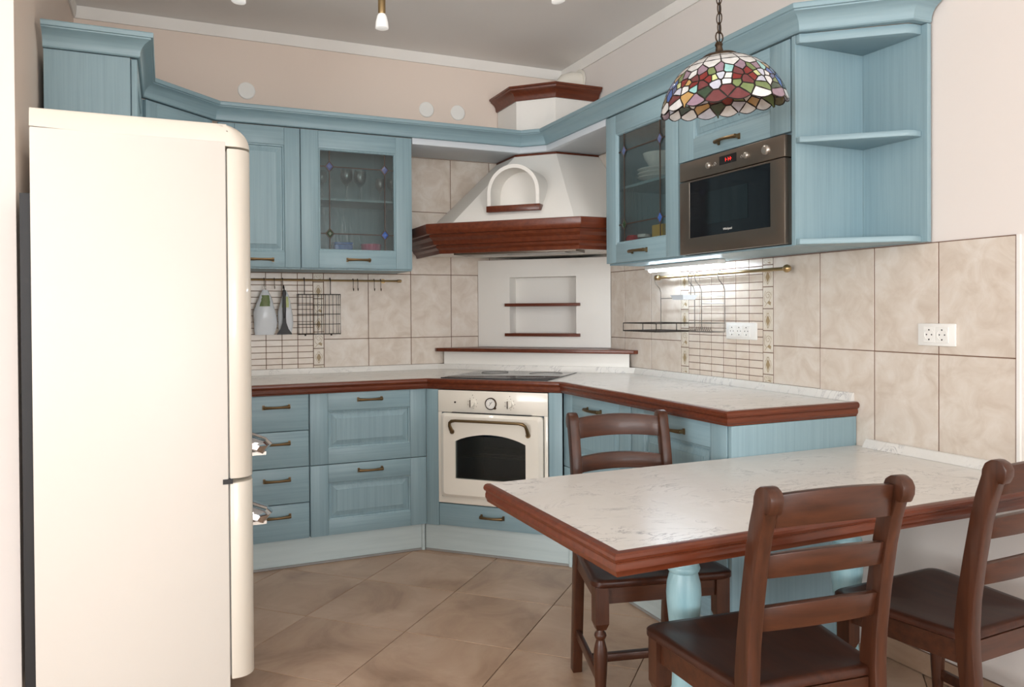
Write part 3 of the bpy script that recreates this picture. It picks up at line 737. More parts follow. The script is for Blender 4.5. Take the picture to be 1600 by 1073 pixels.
MB().sweep(O([(-.4625,-W_),(-.4625,-.2902),(-.2902,-.4625),(-W_,-.4625)]), [(0,.592),(.012,.592),(.012,.611),(0,.611)]).build('neck_trim', 'mahogany', hd, bevel=.0015)
ch = O([(-.462,-W_),(-.462,-.290),(-.290,-.462),(-W_,-.462),(-W_,-W_)])
MB().prism(ch, .612, .935).build('chimney', 'plaster', hd)
CC = [(0,.927),(.010,.927),(.013,.934),(.015,.950),(.024,.966),(.038,.978),(.046,.982),(.048,.990),(.056,.993),(.056,1.003),(0,1.003)]
MB().sweep(O([(-.4625,-W_),(-.4625,-.2902),(-.2902,-.4625),(-W_,-.4625)]), CC).build('chimney_crown', 'mahogany', hd, angle=25)
# duct elbow behind the chimney crown, running into the wall
du = MB().tube([(-.14,-.235,2.500),(-.14,-.235,2.58),(-.13,-.235,2.62),(-.10,-.235,2.655),(-.06,-.235,2.67),(-.012,-.235,2.672)], .055, 20)
du.build('exhaust_duct', 'cream_enamel', angle=40)
du_o = bpy.data.objects['exhaust_duct']; tag(du_o, 'cream exhaust duct elbow above the chimney crown in the corner', 'duct')
MB().lathe([(.074,-.012),(.074,-.004)], (0,-.235,2.672), 24, 0, 'x').build('wall_collar', 'cream_enamel', du_o)
# ---- corner panel with niche, mahogany ledge and riser (diagonal)
cpn = empty('corner_niche', (-.305,-.305,0), R(-45)); tag(cpn, 'white diagonal corner panel with shelved niche behind the hob', 'niche')
D = .115; L = .418
pz0, pz1 = 1.034, 1.562
MB().prism([(-L,0),(-.210,0),(-.210,D),(-L+D,D)], pz0, pz1).prism([(L,0),(.210,0),(.210,D),(L-D,D)], pz0, pz1).prism([(-.210,0),(.210,0),(.210,D),(-.210,D)], 1.455, pz1).prism([(-.210,0),(.210,0),(.210,D),(-.210,D)], pz0, 1.098).prism([(-.210,D-.006),(.210,D-.006),(.210,D),(-.210,D)], 1.098, 1.455).build('panel', 'plaster', cpn)
for z in (1.279, 1.0985): MB().box(-.2095, .2095, -.001, D-.008, z, z+.018).box(-.236, .236, -.020, -.0012, z, z+.018).build('niche_shelf', 'mahogany', cpn, bevel=.0012, seg=1)
lg = tag(MB().prism([(-.884,-.010),(-.884,-.040),(-.040,-.884),(-.010,-.884),(-.010,-.010)], 1.012, 1.032).build('corner_ledge', 'mahogany', bevel=.002), 'mahogany ledge board across the corner behind the hob', 'ledge')
tag(MB().prism([(-.834,-.034),(-.034,-.834),(-.034,-.034)], .9065, 1.0115).build('ledge_riser', 'plaster'), 'low white riser under the mahogany ledge', 'riser')
# ------------------------------------------------------------------ unit in the corner behind the fridge
e = empty('corner_base_unit', (-2.445, -YF, 0)); tag(e, 'blue corner base unit hidden behind the fridge', 'cabinet', 'base cabinets')
MB().box(-.320, .322, DT+.001, YF-.012, ZB, .864).build('body', 'blue_v', e)
panel_front(e, -.318, .320, ZB, ZT, 'door', .088, .09, hz=ZT-.05)
# ------------------------------------------------------------------ fridge (faces +x)
fr = empty('fridge', (-2.41, -1.60, 0)); tag(fr, 'tall cream retro two door fridge seen from its side', 'fridge')
fx = lambda x: x+2.41
y0, y1 = -.300, .300
MB().box(fx(-2.712), fx(-2.188), y0, y1, .045, 1.784).build('body', 'fridge_side', fr, bevel=.004)
MB().box(fx(-2.745), fx(-2.7125), y0+.05, y1-.05, .10, 1.60).build('condenser', 'black_plastic', fr)
def doorplan(xf, r=.052, bulge=.006):
    p = [(fx(-2.184), y0+.002)]+[(fx(xf)-r+r*math.cos(R(a)), y0+.002+r+r*math.sin(R(a))) for a in range(-90, 1, 10)]
    p += [(fx(xf)+bulge*math.sin(math.pi*i/8), y0+r+.002+(y1-y0-2*r-.004)*i/8) for i in range(1, 8)]
    return p+[(fx(xf)-r+r*math.cos(R(a)), y1-.002-r+r*math.sin(R(a))) for a in range(0, 91, 10)]+[(fx(-2.184), y1-.002)]
MB().prism(doorplan(-2.112), .100, .718).build('freezer_door', 'fridge_cream', fr, bevel=.004)
MB().prism(doorplan(-2.112), .730, 1.764).build('fridge_door', 'fridge_cream', fr, bevel=.004)
MB().box(fx(-2.1875), fx(-2.1845), y0+.012, y1-.012, .11, 1.755).build('door_seal', 'grey_plastic', fr)
MB().box(fx(-2.205), fx(-2.176), y0-.004, y0+.02, .716, .731).build('hinge', 'black_plastic', fr)
rg = []
for k in range(0, 10):
    a = R(k*10); ins = .070*(1-math.cos(a)); iy = .012*(1-math.cos(a)); z = 1.770+.070*math.sin(a)
    pl_ = doorplan(-2.112-ins, .052)
    pts = [(fx(-2.712), y0+iy)]+[(x, max(min(y_, y1-iy), y0+iy)) for x, y_ in pl_]+[(fx(-2.712), y1-iy)]
    rg.append([(x, y_, z if x > fx(-2.2) else 1.7855+.0545*math.sin(a)) for x, y_ in pts])
MB().loft(rg).build('top_cap', 'fridge_cream', fr, angle=50)
MB().box(fx(-2.70), fx(-2.20), y0+.03, y1-.03, 0, .044).build('base_plate', 'black_plastic', fr)
def fr_handle(z, par):
    h = MB(); rings_ = []
    for i in range(13):
        t_ = i/12; w_ = math.sin(math.pi*t_)**.5 if 0 < t_ < 1 else .05
        yy = -.225+.17*t_
        d_ = .020+.052*w_; hh = .012+.026*w_
        rings_.append([(fx(-2.110)-.004, yy, z-hh*.5), (fx(-2.110)+d_*.6, yy, z-hh), (fx(-2.110)+d_, yy, z-hh*.1), (fx(-2.110)+d_*.75, yy, z+hh*.35), (fx(-2.110)-.004, yy, z+hh)])
    h.loft(rings_)
    o = h.build('handle', 'chrome', par, angle=20)
    for i in range(3, 10): MB().box(fx(-2.110), fx(-2.110)+.048, -.225+.17*i/12-.0025, -.225+.17*i/12+.0025, z-.037, z-.026).build('grip_rib', 'satin_steel', par)
fr_handle(.815, fr); fr_handle(.585, fr)
# ------------------------------------------------------------------ table
tb = empty('dining_table', (-.75, -2.72, 0)); tag(tb, 'marble topped peninsula table with mahogany edge and pale blue turned legs', 'table')
TO = lambda pts: [(x+.75, y+2.72) for x, y in pts]
MB().prism(TO([(-1.4915,-2.3555),(-1.4915,-3.0665),(-.011,-3.0665),(-.011,-2.3555)]), .704, .743).build('top', 'marble', tb)
TE = [(0,.7425),(.010,.7430),(.016,.7415),(.0205,.737),(.022,.731),(.020,.725),(.0145,.7215),(.014,.718),(.016,.713),(.016,.704),(.012,.697),(.010,.690),(0,.690)]
MB().sweep(TO([(-1.492,-2.3555),(-1.492,-3.067),(-.011,-3.067)]), TE).build('edge_moulding', 'mahogany', tb, angle=25)
MB().sweep(TO([(-.010,-2.398),(-.010,-3.06)]), [(0,.7435),(.024,.7435),(.022,.749),(.006,.772),(0,.774)]).build('upstand', 'marble', tb, angle=25)
MB().box(-.45, .70, -.022, .040, .664, .7035).build('underframe', 'pale_blue', tb)
LEG = [(.034,0),(.039,.012),(.039,.030),(.030,.045),(.034,.06),(.040,.085),(.042,.11),(.038,.17),(.033,.23),(.031,.27),(.034,.33),(.041,.39),(.0465,.44),(.048,.470),(.046,.500),(.040,.522),(.0385,.529),(.043,.534),(.0455,.541),(.043,.548),(.040,.553),(.040,.58),(.044,.60),(.044,.6635)]
for (x, y_) in ((-1.062,-2.711), (-.452,-2.711)):
    MB().lathe(LEG, (x+.75, y_+2.72, 0), 28).build('leg', 'pale_blue', tb, angle=40)
# ------------------------------------------------------------------ chairs (local: facing +y)
def rounded(poly, r, n=5):
    out = []
    N = len(poly)
    for i in range(N):
        p0, p, p2 = Vector(poly[i-1]), Vector(poly[i]), Vector(poly[(i+1) % N])
        a = p+(p0-p).normalized()*r; b_ = p+(p2-p).normalized()*r
        for k in range(n+1):
            t_ = k/n; out.append(tuple((a*(1-t_)**2+p*2*t_*(1-t_)+b_*t_**2)))
    return out
def stile_poly():
    cl_ = [(-.238,0,.036),(-.228,.12,.038),(-.214,.27,.041),(-.201,.40,.046),(-.197,.46,.050),(-.203,.54,.046),(-.217,.64,.043),(-.234,.74,.042),(-.248,.80,.043),(-.262,.845,.043)]
    L_, R_ = [], []
    for i, (y_, z, w_) in enumerate(cl_):
        a = cl_[max(i-1,0)]; b_ = cl_[min(i+1,len(cl_)-1)]; d = Vector((b_[0]-a[0], b_[1]-a[1])).normalized(); n = Vector((-d.y, d.x))
        L_.append((y_+n.x*w_/2, z+n.y*w_/2)); R_.append((y_-n.x*w_/2, z-n.y*w_/2))
    # scroll: front edge swings back over the top, then curls under on the back
    top = [(-.243,.866),(-.250,.882),(-.265,.892),(-.281,.893),(-.295,.886),(-.303,.872),(-.302,.855),(-.293,.836)]
    return R_+top+L_[::-1]
SP = stile_poly()
def make_chair(label):
    c = empty('dining_chair'); tag(c, label, 'chair', 'wooden ladder back dining chairs')
    so = rounded([(-.180,-.205),(.180,-.205),(.229,.168),(-.229,.168)], .045)
    def ring_(k, z): return [(x*k, y_*k, z) for x, y_ in so]
    MB().loft([ring_(.975,.428), ring_(1,.432), ring_(1,.446), ring_(.975,.4505), ring_(.90,.450), ring_(.75,.4455), ring_(.5,.441), ring_(.25,.439)]).build('seat', 'walnut_seat', c, angle=50)
    for s_ in (-1, 1):
        MB().slab(SP, s_*.165-.017, s_*.165+.017, 'x').build('stile', 'walnut_z', c, bevel=.0045, seg=2)
        # turned front leg with a square block on top
        lg_ = MB().box(-.021, .021, -.021, .021, .315, .4275)
        lg_.loft([[(sx*.021, sy*.021, .315) for sx, sy in ((-1,-1),(1,-1),(1,1),(-1,1))], [(sx*.014, sy*.014, .296) for sx, sy in ((-1,-1),(1,-1),(1,1),(-1,1))]])
        lg_.lathe([(.012,.300),(.012,.290),(.017,.284),(.019,.277),(.016,.270),(.0125,.264),(.015,.255),(.020,.235),(.0215,.21),(.019,.16),(.015,.10),(.013,.06),(.016,.05),(.017,.043),(.014,.035),(.013,.02),(.015,.0)], (0,0,0), 16)
        lg_.build('leg', 'walnut_z', c, angle=40, loc=(s_*.194, .130, 0))
        d = math.atan2(.178+.205, .192-.182)
        MB().prism([(s_*.158,-.182),(s_*.176,-.182),(s_*.204,.108),(s_*.186,.108)], .372, .4275).build('apron', 'walnut_x', c, bevel=.001, seg=1)
        MB().prism([(s_*.158,-.208),(s_*.174,-.208),(s_*.202,.116),(s_*.186,.116)], .125, .155).build('stretcher', 'walnut_x', c, bevel=.002)
    MB().box(-.173, .173, .122, .140, .372, .4275).build('apron', 'walnut_x', c, bevel=.001, seg=1)
    MB().box(-.147, .147, -.205, -.189, .372, .4275).build('apron', 'walnut_x', c, bevel=.001, seg=1)
    MB().box(-.172, .172, -.03, -.006, .128, .152).build('stretcher', 'walnut_x', c, bevel=.002)
    # three bowed slats
    for nm, zc, hh, yc in (('top_rail', .838, .070, -.258), ('slat', .716, .052, -.230), ('slat', .598, .054, -.209)):
        rr = []
        for i in range(13):
            x = -.149+.298*i/12; k = 1-(x/.149)**2
            y_ = yc-.022*k; up_ = .010*k
            lean = .010
            rr.append([(x, y_-.009, zc-hh/2+up_*.7), (x, y_+.009, zc-hh/2+up_*.7), (x, y_+.009-lean, zc+hh/2+up_), (x, y_-.009-lean, zc+hh/2+up_)])
        MB().loft(rr).build(nm, 'walnut_x', c, bevel=.002)
    return c
c1 = make_chair('wooden ladder back chair on the far side of the table facing the camera')
c1.location = (-.962, -2.375, 0); c1.rotation_euler.z = R(167.2)
c2 = copy_tree(c1); c2['label'] = 'wooden ladder back chair nearest the camera on the near side of the table'
c2.location = (-1.056, -2.996, 0); c2.rotation_euler.z = R(-6.2)
c3 = copy_tree(c1); c3['label'] = 'wooden ladder back chair at the table beside the right wall'
c3.location = (-.411, -2.984, 0); c3.rotation_euler.z = R(2.4)
# ------------------------------------------------------------------ pendant lamp with leaded glass shade
LX, LY, LZ = -.877, -2.642, 1.846
pd = empty('pendant_lamp', (LX, LY, LZ)); tag(pd, 'stained glass dome pendant lamp hanging on a chain over the table', 'lamp')
PROF = [(.046,.144),(.062,.139),(.082,.131),(.103,.119),(.122,.104),(.139,.086),(.154,.066),(.166,.044),(.175,.022),(.181,0.0)]   # radius, height from crown to rim
_d, _r = Vector((.634,.773,0)), Vector((.773,-.634,0))     # the shade hangs a little askew
TILT = Matrix.Translation((0,0,.157)) @ Matrix.Rotation(R(-4), 4, _d) @ Matrix.Rotation(R(6.5), 4, _r) @ Matrix.Translation((0,0,-.157))
_l = [0]
for a, b_ in zip(PROF[:-1], PROF[1:]): _l.append(_l[-1]+math.hypot(b_[0]-a[0], b_[1]-a[1]))
ARC = _l[-1]
def dome(th, s_, lift=0):      # angle, arc length from the crown
    s_c = min(max(s_, 0), ARC)
    for k in range(len(_l)-1):
        if s_c <= _l[k+1]+1e-9:
            t_ = (s_c-_l[k])/(_l[k+1]-_l[k]); r = PROF[k][0]+t_*(PROF[k+1][0]-PROF[k][0]); h = PROF[k][1]+t_*(PROF[k+1][1]-PROF[k][1])
            dr, dh = PROF[k+1][0]-PROF[k][0], PROF[k+1][1]-PROF[k][1]; break
    l = math.hypot(dr, dh); nr, nh = -dh/l, dr/l
    if s_ > ARC: h -= (s_-ARC)*.97; r += (s_-ARC)*.15
    r += nr*lift; h += nh*lift
    return tuple(TILT @ Vector((r*math.cos(th), r*math.sin(th), h)))
random.seed(11)
seeds = []       # (u = angle, s = arc position, colour)
UN = .150        # arc metres per radian used for cell shapes
def add_seed(u, s_, c): seeds.append((u % (2*math.pi), s_*ARC/.240, c))
for row, s_, n in ((0, .018, 14), (1, .056, 14), (2, .096, 14)):
    for i in range(n):
        add_seed((i+.5)*2*math.pi/n, s_, 'g_white')
pal = ['g_red','g_blue','g_slate','g_red','g_slate','g_blue','g_red']
for f in range(7):                 # seven flower clusters round the shade
    u0 = R([253,294,350,50,112,168,209][f]); s0 = .166
    pet = pal[f]; alt = 'g_wine' if pet == 'g_red' else 'g_slate'
    for k in range(5):
        a = k*2*math.pi/5+.3+f
        add_seed(u0+.026*math.cos(a)/UN, s0+.022*math.sin(a), pet if k not in (1,3) else alt)
    u1 = u0+(.36 if f in (0, 5, 6) else .5)
    add_seed(u1-.02, .130, 'g_mauve'); add_seed(u1-.17, .138, 'g_green'); add_seed(u1+.15, .136, 'g_white' if f % 2 else 'g_aqua')
    add_seed(u1+.0, .158, 'g_red' if f % 2 else 'g_pearl'); add_seed(u1-.13, .166, 'g_lime'); add_seed(u1+.12, .166, 'g_amber' if f % 2 else 'g_white')
    add_seed(u1-.10, .186, 'g_pearl'); add_seed(u1+.10, .184, 'g_white'); add_seed(u1+.24, .190, 'g_aqua' if f % 2 else 'g_green')
    add_seed(u0, .128, 'g_amber' if f % 2 else 'g_mauve')
for i in range(20):
    add_seed(i*2*math.pi/20+random.uniform(-.06,.06), .208+random.uniform(-.004,.004), random.choice(['g_dkgreen','g_olive','g_wine','g_pearl','g_amber','g_red','g_green']))
for i in range(18):
    add_seed(i*2*math.pi/18+.1+random.uniform(-.05,.05), .231, random.choice(['g_white','g_pearl','g_white','g_mauve','g_wine','g_white','g_olive']))
def cell(i):
    u, s_, c = seeds[i]
    w_ = .075
    poly = [(-w_, -w_), (w_, -w_), (w_, w_), (-w_, w_)]
    def cut(poly, nx, ny, d):
        return clip(poly, nx, ny, d) if poly else poly
    poly = cut(poly, 0, -1, s_); poly = cut(poly, 0, 1, ARC-s_)
    for j, (u2, s2, c2_) in enumerate(seeds):
        if j == i: continue
        du = (u2-u+math.pi) % (2*math.pi)-math.pi
        dx, dy = du*UN, s2-s_
        if abs(dx) > .16 or abs(dy) > .16: continue
        poly = cut(poly, dx, dy, (dx*dx+dy*dy)/2)
    return poly
shade = MB().lathe([(.047,.144),(.050,.143),(.049,.148),(.040,.153),(.026,.156),(.012,.158),(.009,.172),(.012,.178),(.008,.186)], (0,0,0), 20).build('shade_cap', 'bronze_dark', pd, angle=40)
shade.matrix_local = TILT
lead = MB()
for i in range(len(seeds)):
    poly = cell(i)
    if not poly or len(poly) < 3: continue
    u, s_, c = seeds[i]
    # subdivide the edges, bulge the rim edge into a scallop
    pts = []
    for a, b_ in zip(poly, poly[1:]+poly[:1]):
        onrim = abs(a[1]-(ARC-s_)) < 1e-6 and abs(b_[1]-(ARC-s_)) < 1e-6
        n = 5 if onrim else max(1, int(math.hypot(b_[0]-a[0], b_[1]-a[1])/.014))
        for k in range(n):
            t_ = k/n; x, y_ = a[0]+(b_[0]-a[0])*t_, a[1]+(b_[1]-a[1])*t_
            if onrim: y_ += .010*math.sin(math.pi*t_)
            pts.append((x, y_))
    cx_, cy_ = sum(p[0] for p in pts)/len(pts), sum(p[1] for p in pts)/len(pts)
    inn = []
    for x, y_ in pts:
        d_ = math.hypot(x-cx_, y_-cy_) or 1e-6; k = max(.3, 1-.0019/d_*1.25)
        inn.append((cx_+(x-cx_)*k, cy_+(y_-cy_)*k))
    P_ = lambda q, lift: dome(u+q[0]/UN, s_+q[1], lift)
    n = len(pts)
    g = MB(); mid = (cx_, cy_)
    vs_ = [P_(q, .0012) for q in inn]+[P_(mid, .0016)]+[P_(q, -.0012) for q in inn]+[P_(mid, -.0012)]
    fs_ = [(k, (k+1) % n, n) for k in range(n)]+[(n+1+(k+1) % n, n+1+k, 2*n+1) for k in range(n)]+[(k, n+1+k, n+1+(k+1) % n, (k+1) % n) for k in range(n)]
    g.add(vs_, fs_).build('glass_piece', c, pd, angle=30)
    for lift, rev in ((.0021, False), (-.0021, True)):
        fs2 = [(k, (k+1) % n, n+(k+1) % n, n+k) for k in range(n)]
        lead.add([P_(q, lift) for q in pts]+[P_(q, lift*.8) for q in inn], fs2)
    lead.add([P_(q, .0021*.8) for q in inn]+[P_(q, -.0021*.8) for q in inn], [(k, (k+1) % n, n+(k+1) % n, n+k) for k in range(n)])
lead.build('leading', 'lead', pd, smooth=False)
MB().lathe([(.004,.03),(.014,.05),(.016,.09),(.011,.110),(.011,.144)], (0,0,0), 14).build('bulb_holder', 'black_plastic', pd)
ringm = [(.0085*math.cos(R(a)), 0, .017*math.sin(R(a))) for a in range(0, 360, 24)]
MB().tube([(.013*math.cos(R(a)), 0, .2005+.016*math.sin(R(a))) for a in range(0, 360, 24)], .0022, 6, close=True).build('hanging_ring', 'bronze_dark', pd)
link0 = None; z = .227; k = 0
while z < CEIL-LZ-.045:
    if link0 is None: lk = link0 = MB().tube(ringm, .0018, 6, close=True).build('chain_link', 'bronze_dark', pd, loc=(0,0,z))
    else: lk = inst('chain_link', link0, pd, (0,0,z))
    lk.rotation_euler.z = R(90)*(k % 2)+R(20); k += 1; z += .0285
MB().lathe([(.006,CEIL-LZ-.05),(.012,CEIL-LZ-.04),(.050,CEIL-LZ-.03),(.055,CEIL-LZ-.001)], (0,0,0), 20).build('ceiling_rose', 'bronze_dark', pd)
MB().tube([(.002,.002,.19),(.004,.003,.4),(-.003,-.004,.6),(0,0,.95)], .0022, 6).build('cable', 'black_plastic', pd)
# ------------------------------------------------------------------ ceiling spotlight bar
sp_ = empty('ceiling_spotlight', (-1.45,-1.1,CEIL)); tag(sp_, 'brass ceiling spotlight bar with white glass cups', 'lamp')
SX = lambda p: (p[0]+1.45, p[1]+1.1, p[2]-CEIL)
MB().tube([SX(p) for p in ((-2.20,-1.10,2.765),(-2.05,-1.04,2.765),(-1.75,-.985,2.765),(-1.45,-1.0,2.765),(-1.15,-1.25,2.765),(-.83,-1.53,2.765),(-.70,-1.58,2.765))], .009, 10).build('bar', 'brass', sp_)
MB().lathe([(.055,-.0005),(.055,-.012),(.045,-.022),(.012,-.026)], (0,.1,0), 24).build('ceiling_plate', 'brass', sp_)
for (x, y_, zb_, tx_, ty_) in ((-1.453,-1.0,2.538,0,0), (-2.072,-1.02,2.556,-.02,-.02), (-.835,-1.55,2.556,.03,-.02)):
    b0 = Vector(SX((x+tx_*0, y_, zb_))); top = Vector(SX((x-tx_, y_-ty_, 2.76)))
    ax = (top-b0).normalized()
    st = MB().tube([b0+ax*.062, b0+ax*.075, b0+ax*.135, b0+ax*.14], [.014,.017,.017,.012], 16).tube([b0+ax*.138, top], .006, 10).build('stem', 'brass', sp_)
    ld = bpy.data.lights.new('corner_fill_light', 'SPOT'); ld.energy = 14; ld.color = (1,.95,.88); ld.spot_size = R(140); ld.spot_blend = 1; ld.shadow_soft_size = .03  # fill light added to brighten the back corner; the spotlights themselves are unlit
    lo = bpy.data.objects.new('corner_fill_light', ld); col.objects.link(lo); lo.parent = sp_; lo.location = b0-ax*.004
    MB().tube([b0, b0+ax*.002, b0+ax*.03, b0+ax*.055, b0+ax*.066], [.026,.030,.028,.022,.016], 20).build('glass_cup', 'milk_glass', st)
# ------------------------------------------------------------------ round covers on the wall, sockets
for x, lb in ((-1.95,'leftmost of the round white discs on the wall above the cabinets'), (-.924,'middle of the round white discs on the wall above the cabinets'), (-.724,'round white disc on the wall nearest the chimney')):
    o = MB().lathe([(.046,-.001),(.046,-.006),(.042,-.009),(.01,-.010)], (0,0,0), 28, 0, 'y').build('vent_disc', 'white_plastic', loc=(x,0,2.463)); tag(o, lb, 'vent disc', 'round wall discs')
def socket(y_, z, n, wd, lb):
    s = empty('wall_socket', (-TH-.0005, y_, z), R(-90)); tag(s, lb, 'socket', 'wall sockets')
    MB().box(-wd/2, wd/2, -.009, 0, -.0375, .0375).build('cover_plate', 'white_plastic', s, bevel=.003)
    for k in range(n):
        x = (k-(n-1)/2)*.0475 - (.008 if n == 3 else 0)
        q = MB().box(x-.0225, x+.0225, -.0115, -.0092, -.0265, .0265).build('insert', 'white_plastic', s, bevel=.001, seg=1)
        MB().lathe([(.0195,-.0118),(.0195,-.0128),(.0175,-.0130),(.0170,-.0119)], (x,0,0), 24, 0, 'y').build('rim', 'white_plastic', q)
        pn = MB()
        for sx in (-.0095, .0095): pn.lathe([(.0025,-.0117),(.0025,-.0122)], (x+sx,0,0), 10, 0, 'y')
        pn.box(x-.002, x+.002, -.0135, -.0117, .014, .0185).box(x-.002, x+.002, -.0135, -.0117, -.0185, -.014)
        pn.build('contacts', 'black_plastic', q)
socket(-2.685, 1.163, 2, .138, 'double white wall socket above the table')
socket(-1.722, 1.155, 3, .200, 'triple white wall socket on the mosaic tiles')
# ------------------------------------------------------------------ under cabinet light
ul = empty('under_cabinet_light', (-.125,-1.44,1.4745)); tag(ul, 'slim strip light glowing under the right wall cabinets', 'lamp')
MB().box(-.022, .022, -.285, .285, -.020, -.0005).build('housing', 'white_plastic', ul, bevel=.002)
MB().tube([(0,-.27,-.024),(0,.27,-.024)], .009, 12).build('tube', 'led_tube', ul)
# ------------------------------------------------------------------ rail with hanging things, back wall
def hook(mb, p, drop=.05, ax='x', r=.0018):   # S hook over a rail at p
    x, y_, z = p
    f = (lambda a, b_: (x, y_+a, z+b_)) if ax == 'x' else (lambda a, b_: (x+a, y_, z+b_))
    mb.tube([f(.006,-.004), f(.008,.004), f(.004,.010), f(-.004,.010), f(-.0095,.004), f(-.010,-.012), f(-.008,-drop*.6), f(-.008,-drop), f(-.014,-drop-.008), f(-.021,-drop-.004), f(-.022,-drop+.006)], r, 6)
rl = empty('hanging_rail', (-1.6,-.052,1.4305)); tag(rl, 'thin brass rail with hooks on the back wall tiles', 'rail', 'kitchen rails')
MB().tube([(-.50,0,0),(.484,0,0)], .0055, 10).build('rail', 'brass', rl)
MB().lathe([(.004,.472),(.009,.476),(.009,.496),(.006,.500)], (0,0,0), 12, 0, 'x').build('end_cap', 'brass', rl)
for x in (-.35, .40): MB().tube([(x,.043,.0),(x,.0,.0)], .005, 8).lathe([(.013,.040),(.013,.044)], (x,0,0), 12, 0, 'y').build('bracket', 'brass', rl)
for x in (-1.873,-1.819,-1.775,-1.386,-1.360,-1.264,-1.226):
    h_ = MB(); hook(h_, (x+1.6,0,0), .042 if x < -1.7 else .05); h_.build('hook', 'bronze_dark', rl)
wr = empty('wire_basket', (-1.585,-.062,1.240)); tag(wr, 'dark wire grid basket hanging from the back wall rail', 'basket')
bw, bh, bd = .114, .110, .050
fmb = MB()
for y_ in (-bd, 0):
    fmb.tube([(-bw,y_,-bh),(bw,y_,-bh),(bw,y_,bh),(-bw,y_,bh)], .003, 6, close=True)
for x in (-bw, bw):
    for z in (-bh, bh): fmb.tube([(x,-bd,z),(x,0,z)], .003, 6)
fmb.build('frame', 'dark_wire', wr)
for k in range(1, 11):
    x = -bw+2*bw*k/11
    MB().tube([(x,-bd,bh),(x,-bd,-bh),(x,0,-bh)], .0016, 5).build('wire', 'dark_wire', wr)
for z in (-.055, .0, .052):
    MB().tube([(-bw,0,z),(-bw,-bd,z),(bw,-bd,z),(bw,0,z)], .0020, 5).build('cross_wire', 'dark_wire', wr)
for x in (-.074, .069):
    MB().tube([(x,0,bh),(x,-.004,.18),(x,-.001,.198),(x,.010,.2045),(x,.020,.198),(x,.022,.186)], .0024, 6).build('hanger', 'dark_wire', wr)
    MB().lathe([(.004,-bh-.010),(.0055,-bh-.006),(.004,-bh)], (x,-.02,0), 8).build('foot', 'dark_wire', wr)
def bag(x, wd, h, lb, green, zt=1.375):
    b_ = empty('hanging_bag', (x, -.078, zt)); tag(b_, lb, 'bag', 'bags on the back wall rail')
    rg_ = []
    for i in range(13):
        t_ = i/12; w_ = wd*(.22+.78*min(1, t_*1.9)**.8)*(1-.18*max(0, t_-.8)/.2); d_ = .005+.022*math.sin(math.pi*min(1, t_*.93))
        ring_ = []
        for a in range(16):
            an = 2*math.pi*a/16; wob = 1+.06*math.sin(3*an+i*.9)
            ring_.append((w_/2*math.cos(an)*wob, d_*math.sin(an)*wob, -h*t_))
        rg_.append(ring_)
    MB().loft(rg_).build('sack', 'clear_bag', b_, angle=60)
    gq = []
    for z in [-.03-.012*i for i in range(6)]:
        t_ = -z/h; w_ = wd*(.22+.78*min(1, t_*1.9)**.8)*.86; d_ = .005+.022*math.sin(math.pi*min(1, t_*.93))
        gq.append([(w_/2*math.sin(R(an)), -d_*math.cos(R(an))-.0015, z) for an in range(-60, 61, 15)])
    MB().loft(gq, cap=False, closed=False).build('printed_patch', green, b_, angle=60)
    MB().tube([(0,0,-.002),(.004,0,.014),(0,0,.022),(-.004,0,.014)], .0016, 5, close=True).build('loop', 'white_plastic', b_)
bag(-1.872, .122, .245, 'white bag with green print hanging next to the fridge', 'g_green')
bag(-1.775+.010, .080, .235, 'white bag with yellow green print hanging behind the black spatula', 'g_lime', 1.368)
sp2 = empty('spatula', (-1.776,-.122,1.385)); tag(sp2, 'black kitchen spatula hanging head down from the rail', 'spatula')
MB().tube([(0,.055,.004),(0,.02,.012),(0,.004,.0),(0,0,-.02)], .003, 6).build('hanging_eye', 'black_plastic', sp2)
MB().loft([[(-w_,-d_,z),(w_,-d_,z),(w_,d_,z),(-w_,d_,z)] for w_, d_, z in ((.007,.006,-.012),(.011,.007,-.03),(.008,.006,-.05),(.009,.006,-.12),(.008,.004,-.165))]).build('handle', 'black_plastic', sp2, bevel=.002)
MB().loft([[(-w_,-.002,z),(w_,-.002,z),(w_,.002,z),(-w_,.002,z)] for w_, z in ((.008,-.160),(.010,-.19),(.022,-.225),(.038,-.247),(.040,-.254))]).build('blade', 'black_plastic', sp2)
# ------------------------------------------------------------------ rail with dish racks, right wall
rb = empty('hanging_rail', (-.062,-1.6,1.4165)); tag(rb, 'thicker brass rail with ball end on the right wall tiles', 'rail', 'kitchen rails')
MB().tube([(0,.465,0),(0,-.440,0)], .0075, 10).build('rail', 'brass', rb)
MB().lathe([(.006,-.432),(.010,-.437),(.016,-.447),(.0165,-.455),(.012,-.466),(.005,-.471)], (0,0,0), 16, 0, 'y').build('ball_end', 'brass', rb)
MB().lathe([(.008,.470),(.013,.466),(.013,.440),(.009,.436)], (0,0,0), 14, 0, 'y').build('end_socket', 'brass', rb)
for y_ in (.42, -.27): MB().tube([(.052,y_,0),(0,y_,0)], .005, 8).build('bracket', 'brass', rb)
def s_hanger(mb, x, y_, z0_, z1_):
    mb.tube([(x+.012,y_,z0_-.008),(x+.012,y_,z0_+.006),(x+.004,y_,z0_+.013),(x-.008,y_,z0_+.010),(x-.012,y_,z0_-.006),(x-.006,y_-.003,z0_-.03),(x+.012,y_-.012,z0_-.055),(x+.018,y_-.014,z0_-.075),(x+.018,y_-.014,z1_)], .0024, 6)
dk = empty('dish_rack', (-.062,-1.28,1.15)); tag(dk, 'long wire dish rack tray hanging from the right wall rail', 'rack', 'racks on the right wall rail')
hm = MB(); s_hanger(hm, 0, .145, .2665, 0); s_hanger(hm, 0, -.133, .2665, 0)
